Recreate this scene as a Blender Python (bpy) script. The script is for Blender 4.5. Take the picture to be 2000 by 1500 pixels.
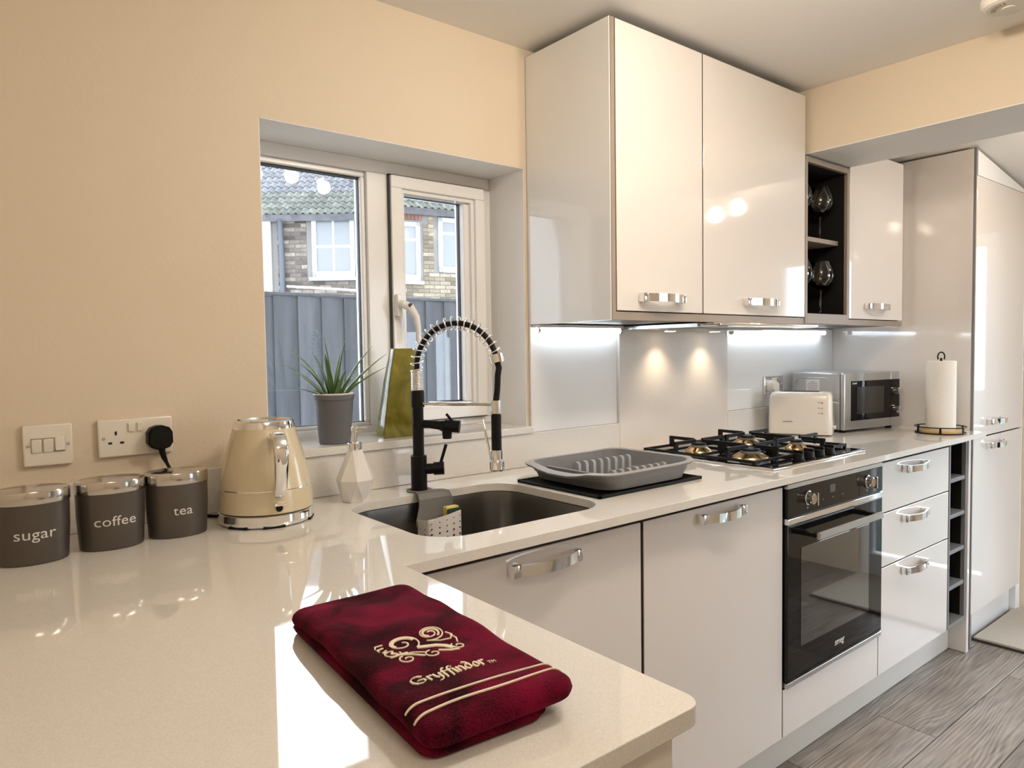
import bpy, bmesh, math, random
from mathutils import Vector, Matrix
random.seed(7)
PI = math.pi
S = bpy.context.scene
COL = S.collection
for o in list(bpy.data.objects):
    bpy.data.objects.remove(o)

# ------------------------------------------------------------------ camera
cam_d = bpy.data.cameras.new('camera')
cam_d.sensor_width = 36.0
cam_d.lens = 1394.1 / 2000 * 36
cam_d.clip_start = 0.02
cam_d.clip_end = 200
cam = bpy.data.objects.new('camera', cam_d)
COL.objects.link(cam)
RT = Vector((0.77623, -0.63028, -0.014745))
UP = Vector((0.040423, 0.026417, 0.998833))
FW = Vector((0.629152, 0.775921, -0.045984))
M = Matrix(((RT.x, UP.x, -FW.x), (RT.y, UP.y, -FW.y), (RT.z, UP.z, -FW.z))).to_4x4()
M.translation = (-1.24677, -1.67123, 1.26289)
cam.matrix_world = M
S.camera = cam

# ------------------------------------------------------------------ world + view
W = bpy.data.worlds.new('overcast_sky')
S.world = W
W.use_nodes = True
bg = W.node_tree.nodes['Background']
bg.inputs['Color'].default_value = (0.82, 0.90, 1.0, 1)
bg.inputs['Strength'].default_value = 7.6
S.view_settings.view_transform = 'Standard'
S.view_settings.look = 'None'
S.view_settings.gamma = 1.0
S.view_settings.use_curve_mapping = False
S.view_settings.exposure = 0.0

LAMP_WARM = (1.0, 0.87, 0.715)
LAMP_W = 8.0      # each ceiling spotlight bulb
LED_COOL = (0.80, 0.91, 1.0)

# ------------------------------------------------------------------ materials
MATS = {}

def new_mat(name):
    m = bpy.data.materials.new(name)
    m.use_nodes = True
    MATS[name] = m
    nt = m.node_tree
    return m, nt, nt.nodes['Principled BSDF']

def mat(name, col, rough=0.5, metal=0.0, spec=0.5, coat=0.0, var=0.0, vscale=8.0, bump=0.0, bscale=60.0, sheen=0.0, trans=0.0, stretch=None):
    m, nt, b = new_mat(name)
    b.inputs['Base Color'].default_value = (*col, 1)
    b.inputs['Roughness'].default_value = rough
    b.inputs['Metallic'].default_value = metal
    b.inputs['Specular IOR Level'].default_value = spec
    b.inputs['Coat Weight'].default_value = coat
    b.inputs['Coat Roughness'].default_value = 0.04
    b.inputs['Sheen Weight'].default_value = sheen
    b.inputs['Transmission Weight'].default_value = trans
    L = nt.links
    tc = nt.nodes.new('ShaderNodeTexCoord')
    mp = nt.nodes.new('ShaderNodeMapping')
    if stretch: mp.inputs['Scale'].default_value = stretch
    L.new(tc.outputs['Object'], mp.inputs['Vector'])
    if var > 0:
        n = nt.nodes.new('ShaderNodeTexNoise')
        n.inputs['Scale'].default_value = vscale
        n.inputs['Detail'].default_value = 4
        r = nt.nodes.new('ShaderNodeMapRange')
        r.inputs['To Min'].default_value = 1 - var
        r.inputs['To Max'].default_value = 1 + var
        mx = nt.nodes.new('ShaderNodeVectorMath'); mx.operation = 'SCALE'
        mx.inputs[0].default_value = col
        L.new(mp.outputs[0], n.inputs['Vector'])
        L.new(n.outputs['Fac'], r.inputs['Value'])
        L.new(r.outputs[0], mx.inputs['Scale'])
        L.new(mx.outputs[0], b.inputs['Base Color'])
    if bump > 0:
        n2 = nt.nodes.new('ShaderNodeTexNoise')
        n2.inputs['Scale'].default_value = bscale
        n2.inputs['Detail'].default_value = 3
        bp = nt.nodes.new('ShaderNodeBump')
        bp.inputs['Strength'].default_value = bump
        bp.inputs['Distance'].default_value = 0.002
        L.new(mp.outputs[0], n2.inputs['Vector'])
        L.new(n2.outputs['Fac'], bp.inputs['Height'])
        L.new(bp.outputs[0], b.inputs['Normal'])
    return m

mat('wall_cream', (0.70, 0.60, 0.465), 0.6, var=0.015, vscale=3, bump=0.25, bscale=90)
mat('paint_white', (0.88, 0.875, 0.87), 0.55, bump=0.15, bscale=120)
mat('ceiling_white', (0.86, 0.84, 0.81), 0.7, bump=0.1, bscale=100)
mat('gloss_cream', (0.79, 0.745, 0.71), 0.05, spec=0.5, coat=0.25)
mat('gloss_pale', (0.86, 0.86, 0.86), 0.04, spec=0.55, coat=0.5)
mat('splash_pale', (0.80, 0.79, 0.78), 0.10, spec=0.5)
mat('stone_satin', (0.74, 0.69, 0.645), 0.3, spec=0.35, var=0.02, vscale=40)
mat('taupe', (0.30, 0.245, 0.195), 0.45, var=0.06, vscale=20)
mat('carcass_grey', (0.20, 0.20, 0.205), 0.45)
mat('dark_interior', (0.009, 0.0078, 0.007), 0.6, spec=0.25)
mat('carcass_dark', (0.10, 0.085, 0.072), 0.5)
mat('carcass_white', (0.72, 0.70, 0.67), 0.5)
mat('plinth', (0.66, 0.63, 0.57), 0.18)
mat('chrome', (0.86, 0.86, 0.87), 0.06, metal=1.0)
mat('steel', (0.60, 0.60, 0.60), 0.28, metal=1.0, bump=0.05, bscale=200, stretch=(1, 1, 30))
mat('sink_steel', (0.26, 0.25, 0.235), 0.32, metal=1.0)
mat('silver_paint', (0.50, 0.50, 0.495), 0.32, metal=0.55)
mat('matte_black', (0.004, 0.004, 0.004), 0.42, spec=0.22)
mat('cast_iron', (0.005, 0.005, 0.0055), 0.5, spec=0.25)
mat('black_glass', (0.004, 0.004, 0.0045), 0.03, spec=0.32)
mat('black_gloss', (0.01, 0.01, 0.011), 0.12)
mat('rubber_black', (0.006, 0.006, 0.006), 0.6, spec=0.25)
mat('upvc', (0.87, 0.87, 0.87), 0.22, coat=0.2)
mat('gasket', (0.03, 0.032, 0.036), 0.5)
mat('plastic_white', (0.80, 0.75, 0.66), 0.3)
mat('socket_hole', (0.01, 0.008, 0.006), 0.6)
mat('canister_grey', (0.115, 0.10, 0.088), 0.38, metal=0.6, var=0.05, vscale=300)
mat('lid_steel', (0.60, 0.58, 0.55), 0.16, metal=1.0)
mat('letter_white', (0.75, 0.74, 0.72), 0.5)
mat('kettle_cream', (0.66, 0.565, 0.395), 0.24, coat=0.5)
mat('soap_white', (0.80, 0.775, 0.74), 0.25, coat=0.3)
mat('caddy_grey', (0.17, 0.163, 0.155), 0.5)
mat('caddy_light', (0.74, 0.70, 0.68), 0.5)
mat('sponge_yellow', (0.72, 0.62, 0.20), 0.9, bump=0.6, bscale=300)
mat('sponge_green', (0.02, 0.05, 0.04), 0.95, bump=0.6, bscale=400)
mat('drainer_grey', (0.185, 0.185, 0.19), 0.42)
mat('drainer_rim', (0.36, 0.36, 0.365), 0.38)
mat('brass_burner', (0.55, 0.40, 0.22), 0.25, metal=1.0)
mat('toaster_cream', (0.82, 0.765, 0.69), 0.2, coat=0.4)
mat('print_dark', (0.05, 0.045, 0.04), 0.5)
mat('sticker', (0.68, 0.63, 0.63), 0.6)
mat('micro_window', (0.03, 0.026, 0.024), 0.15)
mat('paper_towel', (0.86, 0.825, 0.76), 0.9, bump=0.7, bscale=160)
mat('bamboo', (0.62, 0.41, 0.17), 0.4, var=0.15, vscale=12, stretch=(1, 12, 1))
mat('pot_grey', (0.12, 0.12, 0.125), 0.5, bump=0.1, bscale=60)
mat('soil', (0.04, 0.03, 0.02), 0.95, bump=1, bscale=200)
mat('pot_white', (0.75, 0.74, 0.72), 0.4)
mat('smoke_white', (0.75, 0.71, 0.64), 0.45)
mat('mat_pile', (0.55, 0.50, 0.43), 0.95, var=0.12, vscale=120, bump=1.0, bscale=400)
mat('mat_edge', (0.03, 0.028, 0.025), 0.8)
mat('thread_cream', (0.84, 0.75, 0.58), 0.65, bump=0.5, bscale=900)
mat('gutter_black', (0.03, 0.034, 0.045), 0.45)
mat('pipe_grey', (0.05, 0.056, 0.07), 0.5)
mat('render_white', (0.74, 0.74, 0.745), 0.85, bump=1.0, bscale=60)
mat('house_frame', (0.42, 0.42, 0.425), 0.4)
mat('house_pane', (0.15, 0.155, 0.162), 0.3)
mat('mortar', (0.145, 0.137, 0.128), 0.95, var=0.1, vscale=6)
mat('concrete', (0.72, 0.715, 0.71), 0.9, var=0.12, vscale=3, bump=0.4, bscale=30)
mat('lawn', (0.075, 0.08, 0.06), 0.95, var=0.3, vscale=5, bump=1, bscale=80)
mat('oak_dark', (0.06, 0.045, 0.03), 0.6)

def gem(name, col, strength):
    m, nt, b = new_mat(name)
    b.inputs['Base Color'].default_value = (0.8, 0.8, 0.8, 1)
    b.inputs['Emission Color'].default_value = (*col, 1)
    b.inputs['Emission Strength'].default_value = strength
    return m
gem('bulb_warm', LAMP_WARM, 32)
gem('led_tube', LED_COOL, 12)
gem('halogen', (1.0, 0.80, 0.52), 10)

def pane_mat(name, tint, ior=1.45):
    m = bpy.data.materials.new(name); m.use_nodes = True; MATS[name] = m
    nt = m.node_tree; nt.nodes.clear()
    out = nt.nodes.new('ShaderNodeOutputMaterial')
    mx = nt.nodes.new('ShaderNodeMixShader')
    fr = nt.nodes.new('ShaderNodeFresnel'); fr.inputs['IOR'].default_value = ior
    t = nt.nodes.new('ShaderNodeBsdfTransparent'); t.inputs['Color'].default_value = (*tint, 1)
    g = nt.nodes.new('ShaderNodeBsdfGlossy'); g.inputs['Roughness'].default_value = 0.0
    nt.links.new(fr.outputs[0], mx.inputs[0]); nt.links.new(t.outputs[0], mx.inputs[1])
    nt.links.new(g.outputs[0], mx.inputs[2]); nt.links.new(mx.outputs[0], out.inputs['Surface'])
    return m
pane_mat('pane_glass', (0.97, 0.985, 0.99))
pane_mat('wine_glass', (0.93, 0.92, 0.90), 1.5)
pane_mat('oven_pane', (0.30, 0.30, 0.31), 1.6)

def quartz():
    m, nt, b = new_mat('quartz')
    L = nt.links
    tc = nt.nodes.new('ShaderNodeTexCoord')
    n = nt.nodes.new('ShaderNodeTexVoronoi'); n.inputs['Scale'].default_value = 800
    r = nt.nodes.new('ShaderNodeValToRGB')
    r.color_ramp.elements[0].position = 0.0; r.color_ramp.elements[0].color = (0.70, 0.67, 0.625, 1)
    r.color_ramp.elements[1].position = 1.0; r.color_ramp.elements[1].color = (0.79, 0.765, 0.725, 1)
    sep = nt.nodes.new('ShaderNodeSeparateColor')
    n2 = nt.nodes.new('ShaderNodeTexNoise'); n2.inputs['Scale'].default_value = 3
    L.new(tc.outputs['Object'], n.inputs['Vector']); L.new(n.outputs['Color'], sep.inputs[0])
    L.new(sep.outputs[0], r.inputs[0])
    L.new(r.outputs[0], b.inputs['Base Color'])
    b.inputs['Roughness'].default_value = 0.03
    b.inputs['Specular IOR Level'].default_value = 0.6
quartz()

def towel_mat():
    m, nt, b = new_mat('towel_red')
    L = nt.links
    tc = nt.nodes.new('ShaderNodeTexCoord')
    n = nt.nodes.new('ShaderNodeTexNoise'); n.inputs['Scale'].default_value = 16; n.inputs['Detail'].default_value = 2.5
    n.inputs['Distortion'].default_value = 0.6
    n3 = nt.nodes.new('ShaderNodeTexNoise'); n3.inputs['Scale'].default_value = 420; n3.inputs['Detail'].default_value = 2
    ad = nt.nodes.new('ShaderNodeMath'); ad.operation = 'MULTIPLY_ADD'; ad.inputs[1].default_value = 0.35
    r = nt.nodes.new('ShaderNodeValToRGB')
    r.color_ramp.elements[0].position = 0.56; r.color_ramp.elements[0].color = (0.013, 0.0003, 0.002, 1)
    r.color_ramp.elements[1].position = 0.88; r.color_ramp.elements[1].color = (0.15, 0.002, 0.022, 1)
    L.new(tc.outputs['Object'], n.inputs['Vector']); L.new(tc.outputs['Object'], n3.inputs['Vector'])
    L.new(n3.outputs['Fac'], ad.inputs[0]); L.new(n.outputs['Fac'], ad.inputs[2])
    L.new(ad.outputs[0], r.inputs[0]); L.new(r.outputs[0], b.inputs['Base Color'])
    bp = nt.nodes.new('ShaderNodeBump'); bp.inputs['Strength'].default_value = 0.9; bp.inputs['Distance'].default_value = 0.0015
    L.new(n3.outputs['Fac'], bp.inputs['Height']); L.new(bp.outputs[0], b.inputs['Normal'])
    b.inputs['Roughness'].default_value = 0.95
    b.inputs['Specular IOR Level'].default_value = 0.1
    b.inputs['Sheen Weight'].default_value = 0.12
    b.inputs['Sheen Tint'].default_value = (0.8, 0.1, 0.2, 1)
towel_mat()

def plank_mat():
    m, nt, b = new_mat('grey_oak')
    L = nt.links; N = nt.nodes
    tc = N.new('ShaderNodeTexCoord'); oi = N.new('ShaderNodeObjectInfo')
    ad = N.new('ShaderNodeVectorMath'); ad.operation = 'ADD'
    ml = N.new('ShaderNodeVectorMath'); ml.operation = 'SCALE'; ml.inputs['Scale'].default_value = 37.0
    cb = N.new('ShaderNodeCombineXYZ')
    L.new(oi.outputs['Random'], cb.inputs[0]); L.new(oi.outputs['Random'], cb.inputs[1]); L.new(cb.outputs[0], ml.inputs[0])
    L.new(tc.outputs['Object'], ad.inputs[0]); L.new(ml.outputs[0], ad.inputs[1])
    mp = N.new('ShaderNodeMapping'); mp.inputs['Scale'].default_value = (0.75, 3.6, 1)
    L.new(ad.outputs[0], mp.inputs[0])
    n = N.new('ShaderNodeTexNoise'); n.inputs['Scale'].default_value = 1.7; n.inputs['Detail'].default_value = 1.5
    L.new(mp.outputs[0], n.inputs['Vector'])
    sx = N.new('ShaderNodeSeparateXYZ'); L.new(ad.outputs[0], sx.inputs[0])
    wy = N.new('ShaderNodeMath'); wy.operation = 'MULTIPLY'; wy.inputs[1].default_value = 430
    L.new(sx.outputs[1], wy.inputs[0])
    w = N.new('ShaderNodeMath'); w.operation = 'MULTIPLY_ADD'; w.inputs[1].default_value = 75
    L.new(n.outputs['Fac'], w.inputs[0]); L.new(wy.outputs[0], w.inputs[2])
    sn0 = N.new('ShaderNodeMath'); sn0.operation = 'SINE'; L.new(w.outputs[0], sn0.inputs[0])
    nm = N.new('ShaderNodeTexNoise'); nm.inputs['Scale'].default_value = 2.6; L.new(ad.outputs[0], nm.inputs['Vector'])
    mk_ = N.new('ShaderNodeMapRange'); mk_.inputs['From Min'].default_value = 0.42; mk_.inputs['From Max'].default_value = 0.60
    L.new(nm.outputs['Fac'], mk_.inputs['Value'])
    sn = N.new('ShaderNodeMath'); sn.operation = 'MULTIPLY'; L.new(sn0.outputs[0], sn.inputs[0]); L.new(mk_.outputs[0], sn.inputs[1])
    mp2 = N.new('ShaderNodeMapping'); mp2.inputs['Scale'].default_value = (6, 120, 1)
    L.new(ad.outputs[0], mp2.inputs[0])
    n2 = N.new('ShaderNodeTexNoise'); n2.inputs['Scale'].default_value = 1.0; n2.inputs['Detail'].default_value = 3
    L.new(mp2.outputs[0], n2.inputs['Vector'])
    s1 = N.new('ShaderNodeMath'); s1.operation = 'MULTIPLY_ADD'; s1.inputs[1].default_value = 0.13
    L.new(sn.outputs[0], s1.inputs[0]); L.new(n2.outputs['Fac'], s1.inputs[2])
    n4 = N.new('ShaderNodeTexNoise'); n4.inputs['Scale'].default_value = 3.0
    L.new(ad.outputs[0], n4.inputs['Vector'])
    s2 = N.new('ShaderNodeMath'); s2.operation = 'MULTIPLY_ADD'; s2.inputs[1].default_value = 0.5
    L.new(n4.outputs['Fac'], s2.inputs[0]); L.new(s1.outputs[0], s2.inputs[2])
    r = N.new('ShaderNodeValToRGB')
    r.color_ramp.elements[0].position = 0.45; r.color_ramp.elements[0].color = (0.150, 0.122, 0.104, 1)
    r.color_ramp.elements[1].position = 1.0; r.color_ramp.elements[1].color = (0.45, 0.395, 0.35, 1)
    L.new(s2.outputs[0], r.inputs[0])
    mm = N.new('ShaderNodeMapRange'); mm.inputs['To Min'].default_value = 0.72; mm.inputs['To Max'].default_value = 1.12
    L.new(oi.outputs['Random'], mm.inputs['Value'])
    sc = N.new('ShaderNodeVectorMath'); sc.operation = 'SCALE'
    L.new(r.outputs[0], sc.inputs[0]); L.new(mm.outputs[0], sc.inputs['Scale'])
    L.new(sc.outputs[0], b.inputs['Base Color'])
    bp = N.new('ShaderNodeBump'); bp.inputs['Strength'].default_value = 0.2; bp.inputs['Distance'].default_value = 0.001
    L.new(s1.outputs[0], bp.inputs['Height']); L.new(bp.outputs[0], b.inputs['Normal'])
    b.inputs['Roughness'].default_value = 0.38
plank_mat()

def rand_mat(name, c0, c1, rough, nz=0.25, nscale=6.0, stretch=(1, 1, 1), extra=None):
    """colour drawn per object between c0 and c1, with noise wear"""
    m, nt, b = new_mat(name)
    L = nt.links; N = nt.nodes
    oi = N.new('ShaderNodeObjectInfo'); tc = N.new('ShaderNodeTexCoord')
    mp = N.new('ShaderNodeMapping'); mp.inputs['Scale'].default_value = stretch
    ad = N.new('ShaderNodeVectorMath'); ad.operation = 'ADD'
    sc0 = N.new('ShaderNodeVectorMath'); sc0.operation = 'SCALE'; sc0.inputs['Scale'].default_value = 23.0
    cb = N.new('ShaderNodeCombineXYZ'); L.new(oi.outputs['Random'], cb.inputs[0]); L.new(oi.outputs['Random'], cb.inputs[2])
    L.new(cb.outputs[0], sc0.inputs[0]); L.new(tc.outputs['Object'], ad.inputs[0]); L.new(sc0.outputs[0], ad.inputs[1])
    L.new(ad.outputs[0], mp.inputs[0])
    r = N.new('ShaderNodeValToRGB')
    r.color_ramp.elements[0].color = (*c0, 1); r.color_ramp.elements[1].color = (*c1, 1)
    if extra:
        e = r.color_ramp.elements.new(0.5); e.color = (*extra, 1)
    n = N.new('ShaderNodeTexNoise'); n.inputs['Scale'].default_value = nscale; n.inputs['Detail'].default_value = 4
    L.new(mp.outputs[0], n.inputs['Vector'])
    mr = N.new('ShaderNodeMapRange'); mr.inputs['To Min'].default_value = 1 - nz; mr.inputs['To Max'].default_value = 1 + nz
    mr.inputs['From Min'].default_value = 0.25; mr.inputs['From Max'].default_value = 0.75
    sc = N.new('ShaderNodeVectorMath'); sc.operation = 'SCALE'
    L.new(oi.outputs['Random'], r.inputs[0]); L.new(n.outputs['Fac'], mr.inputs['Value'])
    L.new(r.outputs[0], sc.inputs[0]); L.new(mr.outputs[0], sc.inputs['Scale'])
    L.new(sc.outputs[0], b.inputs['Base Color'])
    b.inputs['Roughness'].default_value = rough
rand_mat('brick_brown', (0.045, 0.036, 0.03), (0.21, 0.175, 0.14), 0.9, 0.3, 20, extra=(0.11, 0.09, 0.075))
rand_mat('brick_stock', (0.085, 0.065, 0.042), (0.25, 0.205, 0.145), 0.9, 0.3, 20, extra=(0.16, 0.13, 0.09))
rand_mat('brick_red', (0.12, 0.05, 0.035), (0.17, 0.08, 0.055), 0.9, 0.2, 20)
rand_mat('tile_grey', (0.070, 0.069, 0.075), (0.115, 0.113, 0.121), 0.75, 0.35, 8)
rand_mat('tile_moss', (0.062, 0.065, 0.053), (0.115, 0.116, 0.10), 0.9, 0.45, 10)
rand_mat('fence_wood', (0.031, 0.033, 0.039), (0.050, 0.053, 0.061), 0.8, 0.35, 3, stretch=(8, 8, 0.6))
rand_mat('leaf_green', (0.075, 0.15, 0.04), (0.16, 0.25, 0.10), 0.4, 0.25, 30)

def vase_mat():
    m, nt, b = new_mat('olive_glaze')
    L = nt.links; N = nt.nodes
    tc = N.new('ShaderNodeTexCoord')
    n = N.new('ShaderNodeTexNoise'); n.inputs['Scale'].default_value = 9; n.inputs['Detail'].default_value = 3; n.inputs['Distortion'].default_value = 1.8
    r = N.new('ShaderNodeValToRGB')
    r.color_ramp.elements[0].position = 0.35; r.color_ramp.elements[0].color = (0.13, 0.11, 0.012, 1)
    r.color_ramp.elements[1].position = 0.7; r.color_ramp.elements[1].color = (0.27, 0.235, 0.03, 1)
    L.new(tc.outputs['Object'], n.inputs['Vector']); L.new(n.outputs['Fac'], r.inputs[0]); L.new(r.outputs[0], b.inputs['Base Color'])
    b.inputs['Roughness'].default_value = 0.18; b.inputs['Coat Weight'].default_value = 0.4
vase_mat()

# ------------------------------------------------------------------ mesh helpers
def rbox(bm, x0, x1, y0, y1, z0, z1, b=0.0, seg=1):
    mtx = Matrix.Translation(((x0 + x1) / 2, (y0 + y1) / 2, (z0 + z1) / 2)) @ Matrix.Diagonal((abs(x1 - x0), abs(y1 - y0), abs(z1 - z0), 1))
    vs = bmesh.ops.create_cube(bm, size=1, matrix=mtx)['verts']
    if b > 0:
        es = list({e for v in vs for e in v.link_edges})
        r = bmesh.ops.bevel(bm, geom=es, offset=b, segments=seg, profile=0.5, affect='EDGES')
        vs = list({v for f in r['faces'] for v in f.verts} | {v for v in vs if v.is_valid})
    return vs

def prism(bm, pts, axis, a, b):
    def q(p, t):
        if axis == 'z': return (p[0], p[1], t)
        if axis == 'y': return (p[0], t, p[1])
        return (t, p[0], p[1])
    A = [bm.verts.new(q(p, a)) for p in pts]
    B = [bm.verts.new(q(p, b)) for p in pts]
    n = len(pts)
    for i in range(n):
        bm.faces.new((A[i], A[(i + 1) % n], B[(i + 1) % n], B[i]))
    bm.faces.new(A); bm.faces.new(B[::-1])
    return A + B

def rrect(x0, x1, y0, y1, r, n=6):
    P = []
    for cx, cy, a in ((x1 - r, y1 - r, 0), (x0 + r, y1 - r, 90), (x0 + r, y0 + r, 180), (x1 - r, y0 + r, 270)):
        for k in range(n + 1):
            t = math.radians(a + 90 * k / n)
            P.append((cx + r * math.cos(t), cy + r * math.sin(t)))
    return P

def lathe(bm, prof, seg=32, c=(0, 0, 0), ex=1.0, ey=1.0, rot=0.0, cap0=True, cap1=True):
    rings = []
    for r, z in prof:
        ring = []
        for i in range(seg):
            t = 2 * PI * i / seg + rot
            ring.append(bm.verts.new((c[0] + ex * r * math.cos(t), c[1] + ey * r * math.sin(t), c[2] + z)))
        rings.append(ring)
    for a, b in zip(rings, rings[1:]):
        for i in range(seg):
            j = (i + 1) % seg
            bm.faces.new((a[i], a[j], b[j], b[i]))
    if cap0: bm.faces.new(rings[0][::-1])
    if cap1: bm.faces.new(rings[-1])
    return [v for r in rings for v in r]

def frames(pts):
    P = [Vector(p) for p in pts]
    T = []
    for i in range(len(P)):
        d = P[min(i + 1, len(P) - 1)] - P[max(i - 1, 0)]
        T.append(d.normalized())
    n = T[0].orthogonal().normalized()
    out = []
    for i, t in enumerate(T):
        n = (n - t * n.dot(t))
        n = n.normalized() if n.length > 1e-6 else t.orthogonal().normalized()
        out.append((P[i], t, n, t.cross(n)))
    return out

def tube(bm, pts, r, seg=10, cap=True):
    rings = []
    fr = frames(pts)
    for i, (p, t, n, b) in enumerate(fr):
        rr = r[i] if isinstance(r, (list, tuple)) else r
        rings.append([bm.verts.new(p + (n * math.cos(2 * PI * k / seg) + b * math.sin(2 * PI * k / seg)) * rr) for k in range(seg)])
    for a, c in zip(rings, rings[1:]):
        for k in range(seg):
            j = (k + 1) % seg
            bm.faces.new((a[k], a[j], c[j], c[k]))
    if cap:
        bm.faces.new(rings[0][::-1]); bm.faces.new(rings[-1])
    return [v for q in rings for v in q]

def sweep(bm, pts, sec, up):
    """sweep closed 2D section (side, up) along pts with a fixed up hint"""
    up = Vector(up)
    P = [Vector(p) for p in pts]
    rings = []
    for i in range(len(P)):
        t = (P[min(i + 1, len(P) - 1)] - P[max(i - 1, 0)]).normalized()
        s = t.cross(up).normalized()
        u = s.cross(t).normalized()
        rings.append([bm.verts.new(P[i] + s * a + u * b) for a, b in sec])
    n = len(sec)
    for a, c in zip(rings, rings[1:]):
        for k in range(n):
            j = (k + 1) % n
            bm.faces.new((a[k], a[j], c[j], c[k]))
    bm.faces.new(rings[0][::-1]); bm.faces.new(rings[-1])
    return [v for q in rings for v in q]

def xform(vs, m):
    for v in vs:
        if v.is_valid: v.co = m @ v.co

# ------------------------------------------------------------------ object helpers
ROOT = {}

def root_inv(o):
    while o.parent: o = o.parent
    return ROOT.get(o.name, Matrix.Identity(4)).inverted()

def mk(name, bm, m, parent=None, smooth=21, world=False, loc=None, label=None):
    bmesh.ops.recalc_face_normals(bm, faces=bm.faces)
    if world and parent is not None:
        bm.transform(root_inv(parent))
    me = bpy.data.meshes.new(name)
    bm.to_mesh(me); bm.free()
    me.materials.append(MATS[m])
    if smooth:
        me.shade_smooth(); me.set_sharp_from_angle(angle=math.radians(smooth))
    o = bpy.data.objects.new(name, me)
    COL.objects.link(o)
    if parent is not None: o.parent = parent
    if loc is not None: o.location = loc
    if label: o['label'] = label
    return o

def add(name, me, parent=None, loc=(0, 0, 0), rot=(0, 0, 0), scale=(1, 1, 1)):
    o = bpy.data.objects.new(name, me)
    COL.objects.link(o)
    if parent is not None: o.parent = parent
    o.location = loc; o.rotation_euler = rot; o.scale = scale
    return o

def tag(o, label, cat, group=None):
    o['label'] = label; o['category'] = cat
    if group: o['group'] = group
    return o

def thing(name, label, cat, loc=(0, 0, 0), rz=0.0, group=None):
    o = bpy.data.objects.new(name, None)
    o.empty_display_size = 0.05
    COL.objects.link(o)
    o.location = loc; o.rotation_euler = (0, 0, rz)
    ROOT[o.name] = Matrix.Translation(loc) @ Matrix.Rotation(rz, 4, 'Z')
    return tag(o, label, cat, group)

def sroot(name, loc=(0, 0, 0), label=None):
    o = bpy.data.objects.new(name, None)
    o.empty_display_size = 0.05
    COL.objects.link(o); o.location = loc; o['kind'] = 'structure'
    ROOT[o.name] = Matrix.Translation(loc)
    if label: o['label'] = label
    return o

def struct(name, bm, m, label, parent=None, smooth=21, world=False):
    o = mk(name, bm, m, parent, smooth, world)
    if parent is None:
        o['kind'] = 'structure'; o['label'] = label
    return o

def text_bm(s, size, depth=0.0006, spacing=1.0, shear=0.0):
    cu = bpy.data.curves.new('txt', 'FONT')
    cu.body = s; cu.size = size; cu.extrude = depth; cu.align_x = 'CENTER'; cu.align_y = 'CENTER'
    cu.space_character = spacing; cu.shear = shear; cu.resolution_u = 3
    o = bpy.data.objects.new('txt', cu); COL.objects.link(o)
    me = o.to_mesh()
    bm = bmesh.new(); bm.from_mesh(me)
    o.to_mesh_clear()
    bpy.data.objects.remove(o); bpy.data.curves.remove(cu)
    return bm

def light(name, kind, loc, power, col, target=None, **kw):
    d = bpy.data.lights.new(name, kind)
    d.energy = power; d.color = col
    for k, v in kw.items(): setattr(d, k, v)
    o = bpy.data.objects.new(name, d); COL.objects.link(o); o.location = loc
    if target is not None:
        o.rotation_euler = (Vector(target) - Vector(loc)).to_track_quat('-Z', 'Y').to_euler()
    return o

# ================================================================== SETTING
XL, XR, YF, ZC = -1.75, 2.72, -2.9, 2.169
XWL, XWR, ZS, ZWT = -0.637, 0.166, 1.033, 1.815   # window opening
# floor planks
fl = sroot('floor', (0, 0, 0), 'grey oak laminate floor of long planks')
bm = bmesh.new(); rbox(bm, XL, XR, YF, 0.0, -0.05, -0.006); mk('underlay', bm, 'oak_dark', fl, 0)
PW, PL = 0.183, 1.22
def plank_mesh(l):
    bm = bmesh.new(); rbox(bm, 0.0012, l - 0.0012, 0.0012, PW - 0.0012, -0.008, 0.0, 0.0012, 1)
    bmesh.ops.recalc_face_normals(bm, faces=bm.faces)
    me = bpy.data.meshes.new('plank'); bm.to_mesh(me); bm.free(); me.materials.append(MATS['grey_oak']); return me
pcache = {}
y = -0.597 + 3 * PW
row = 0
while y > YF:
    y0 = y - PW
    x = 1.215 + [0.85, -0.37, 0.0, 0.62, -0.55, 0.31, -0.2][row % 7] - 4 * PL
    if row == 2: x = 1.95 - 4 * PL
    if row == 3: x = 1.215 - 4 * PL
    while x < XR:
        a, b = max(x, XL), min(x + PL, XR)
        if b - a > 0.03 and min(y0 + PW, 0) - y0 > 0.05:
            k = round(b - a, 3)
            if k not in pcache: pcache[k] = plank_mesh(k)
            if y0 + PW <= 0.001: add('plank', pcache[k], fl, (a, y0, 0))
        x += PL
    y -= PW; row += 1

# window wall
bm = bmesh.new()
for x0, x1, z0, z1 in ((XL - 0.1, XWL, 0, 2.4), (XWR, XR + 0.1, 0, 2.4), (XWL, XWR, 0, ZS - 0.02), (XWL, XWR, ZWT, 2.4)):
    rbox(bm, x0, x1, 0.0, 0.26, z0, z1)
struct('wall_window', bm, 'wall_cream', 'cream painted plaster wall with the window', smooth=0)
bm = bmesh.new(); rbox(bm, XL - 0.1, XL, YF, 0, 0, 2.4); struct('wall_left', bm, 'wall_cream', 'cream painted wall at the left end of the kitchen', smooth=0)
PX0, PX1, PZ = 1.30, 2.60, 1.88         # opening for the added, unseen patio window in the wall behind the viewer
bm = bmesh.new()
for x0, x1, z0, z1 in ((XL - 0.1, PX0, 0, 2.4), (PX1, XR + 0.1, 0, 2.4), (PX0, PX1, 0, 0.1), (PX0, PX1, PZ, 2.4)): rbox(bm, x0, x1, YF - 0.1, YF, z0, z1)
struct('wall_front', bm, 'wall_cream', 'cream painted wall behind the viewer', smooth=0)
DY0, DY1, DZ = -1.40, -0.72, 1.80         # garden door opening in the right wall
bm = bmesh.new()
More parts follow.
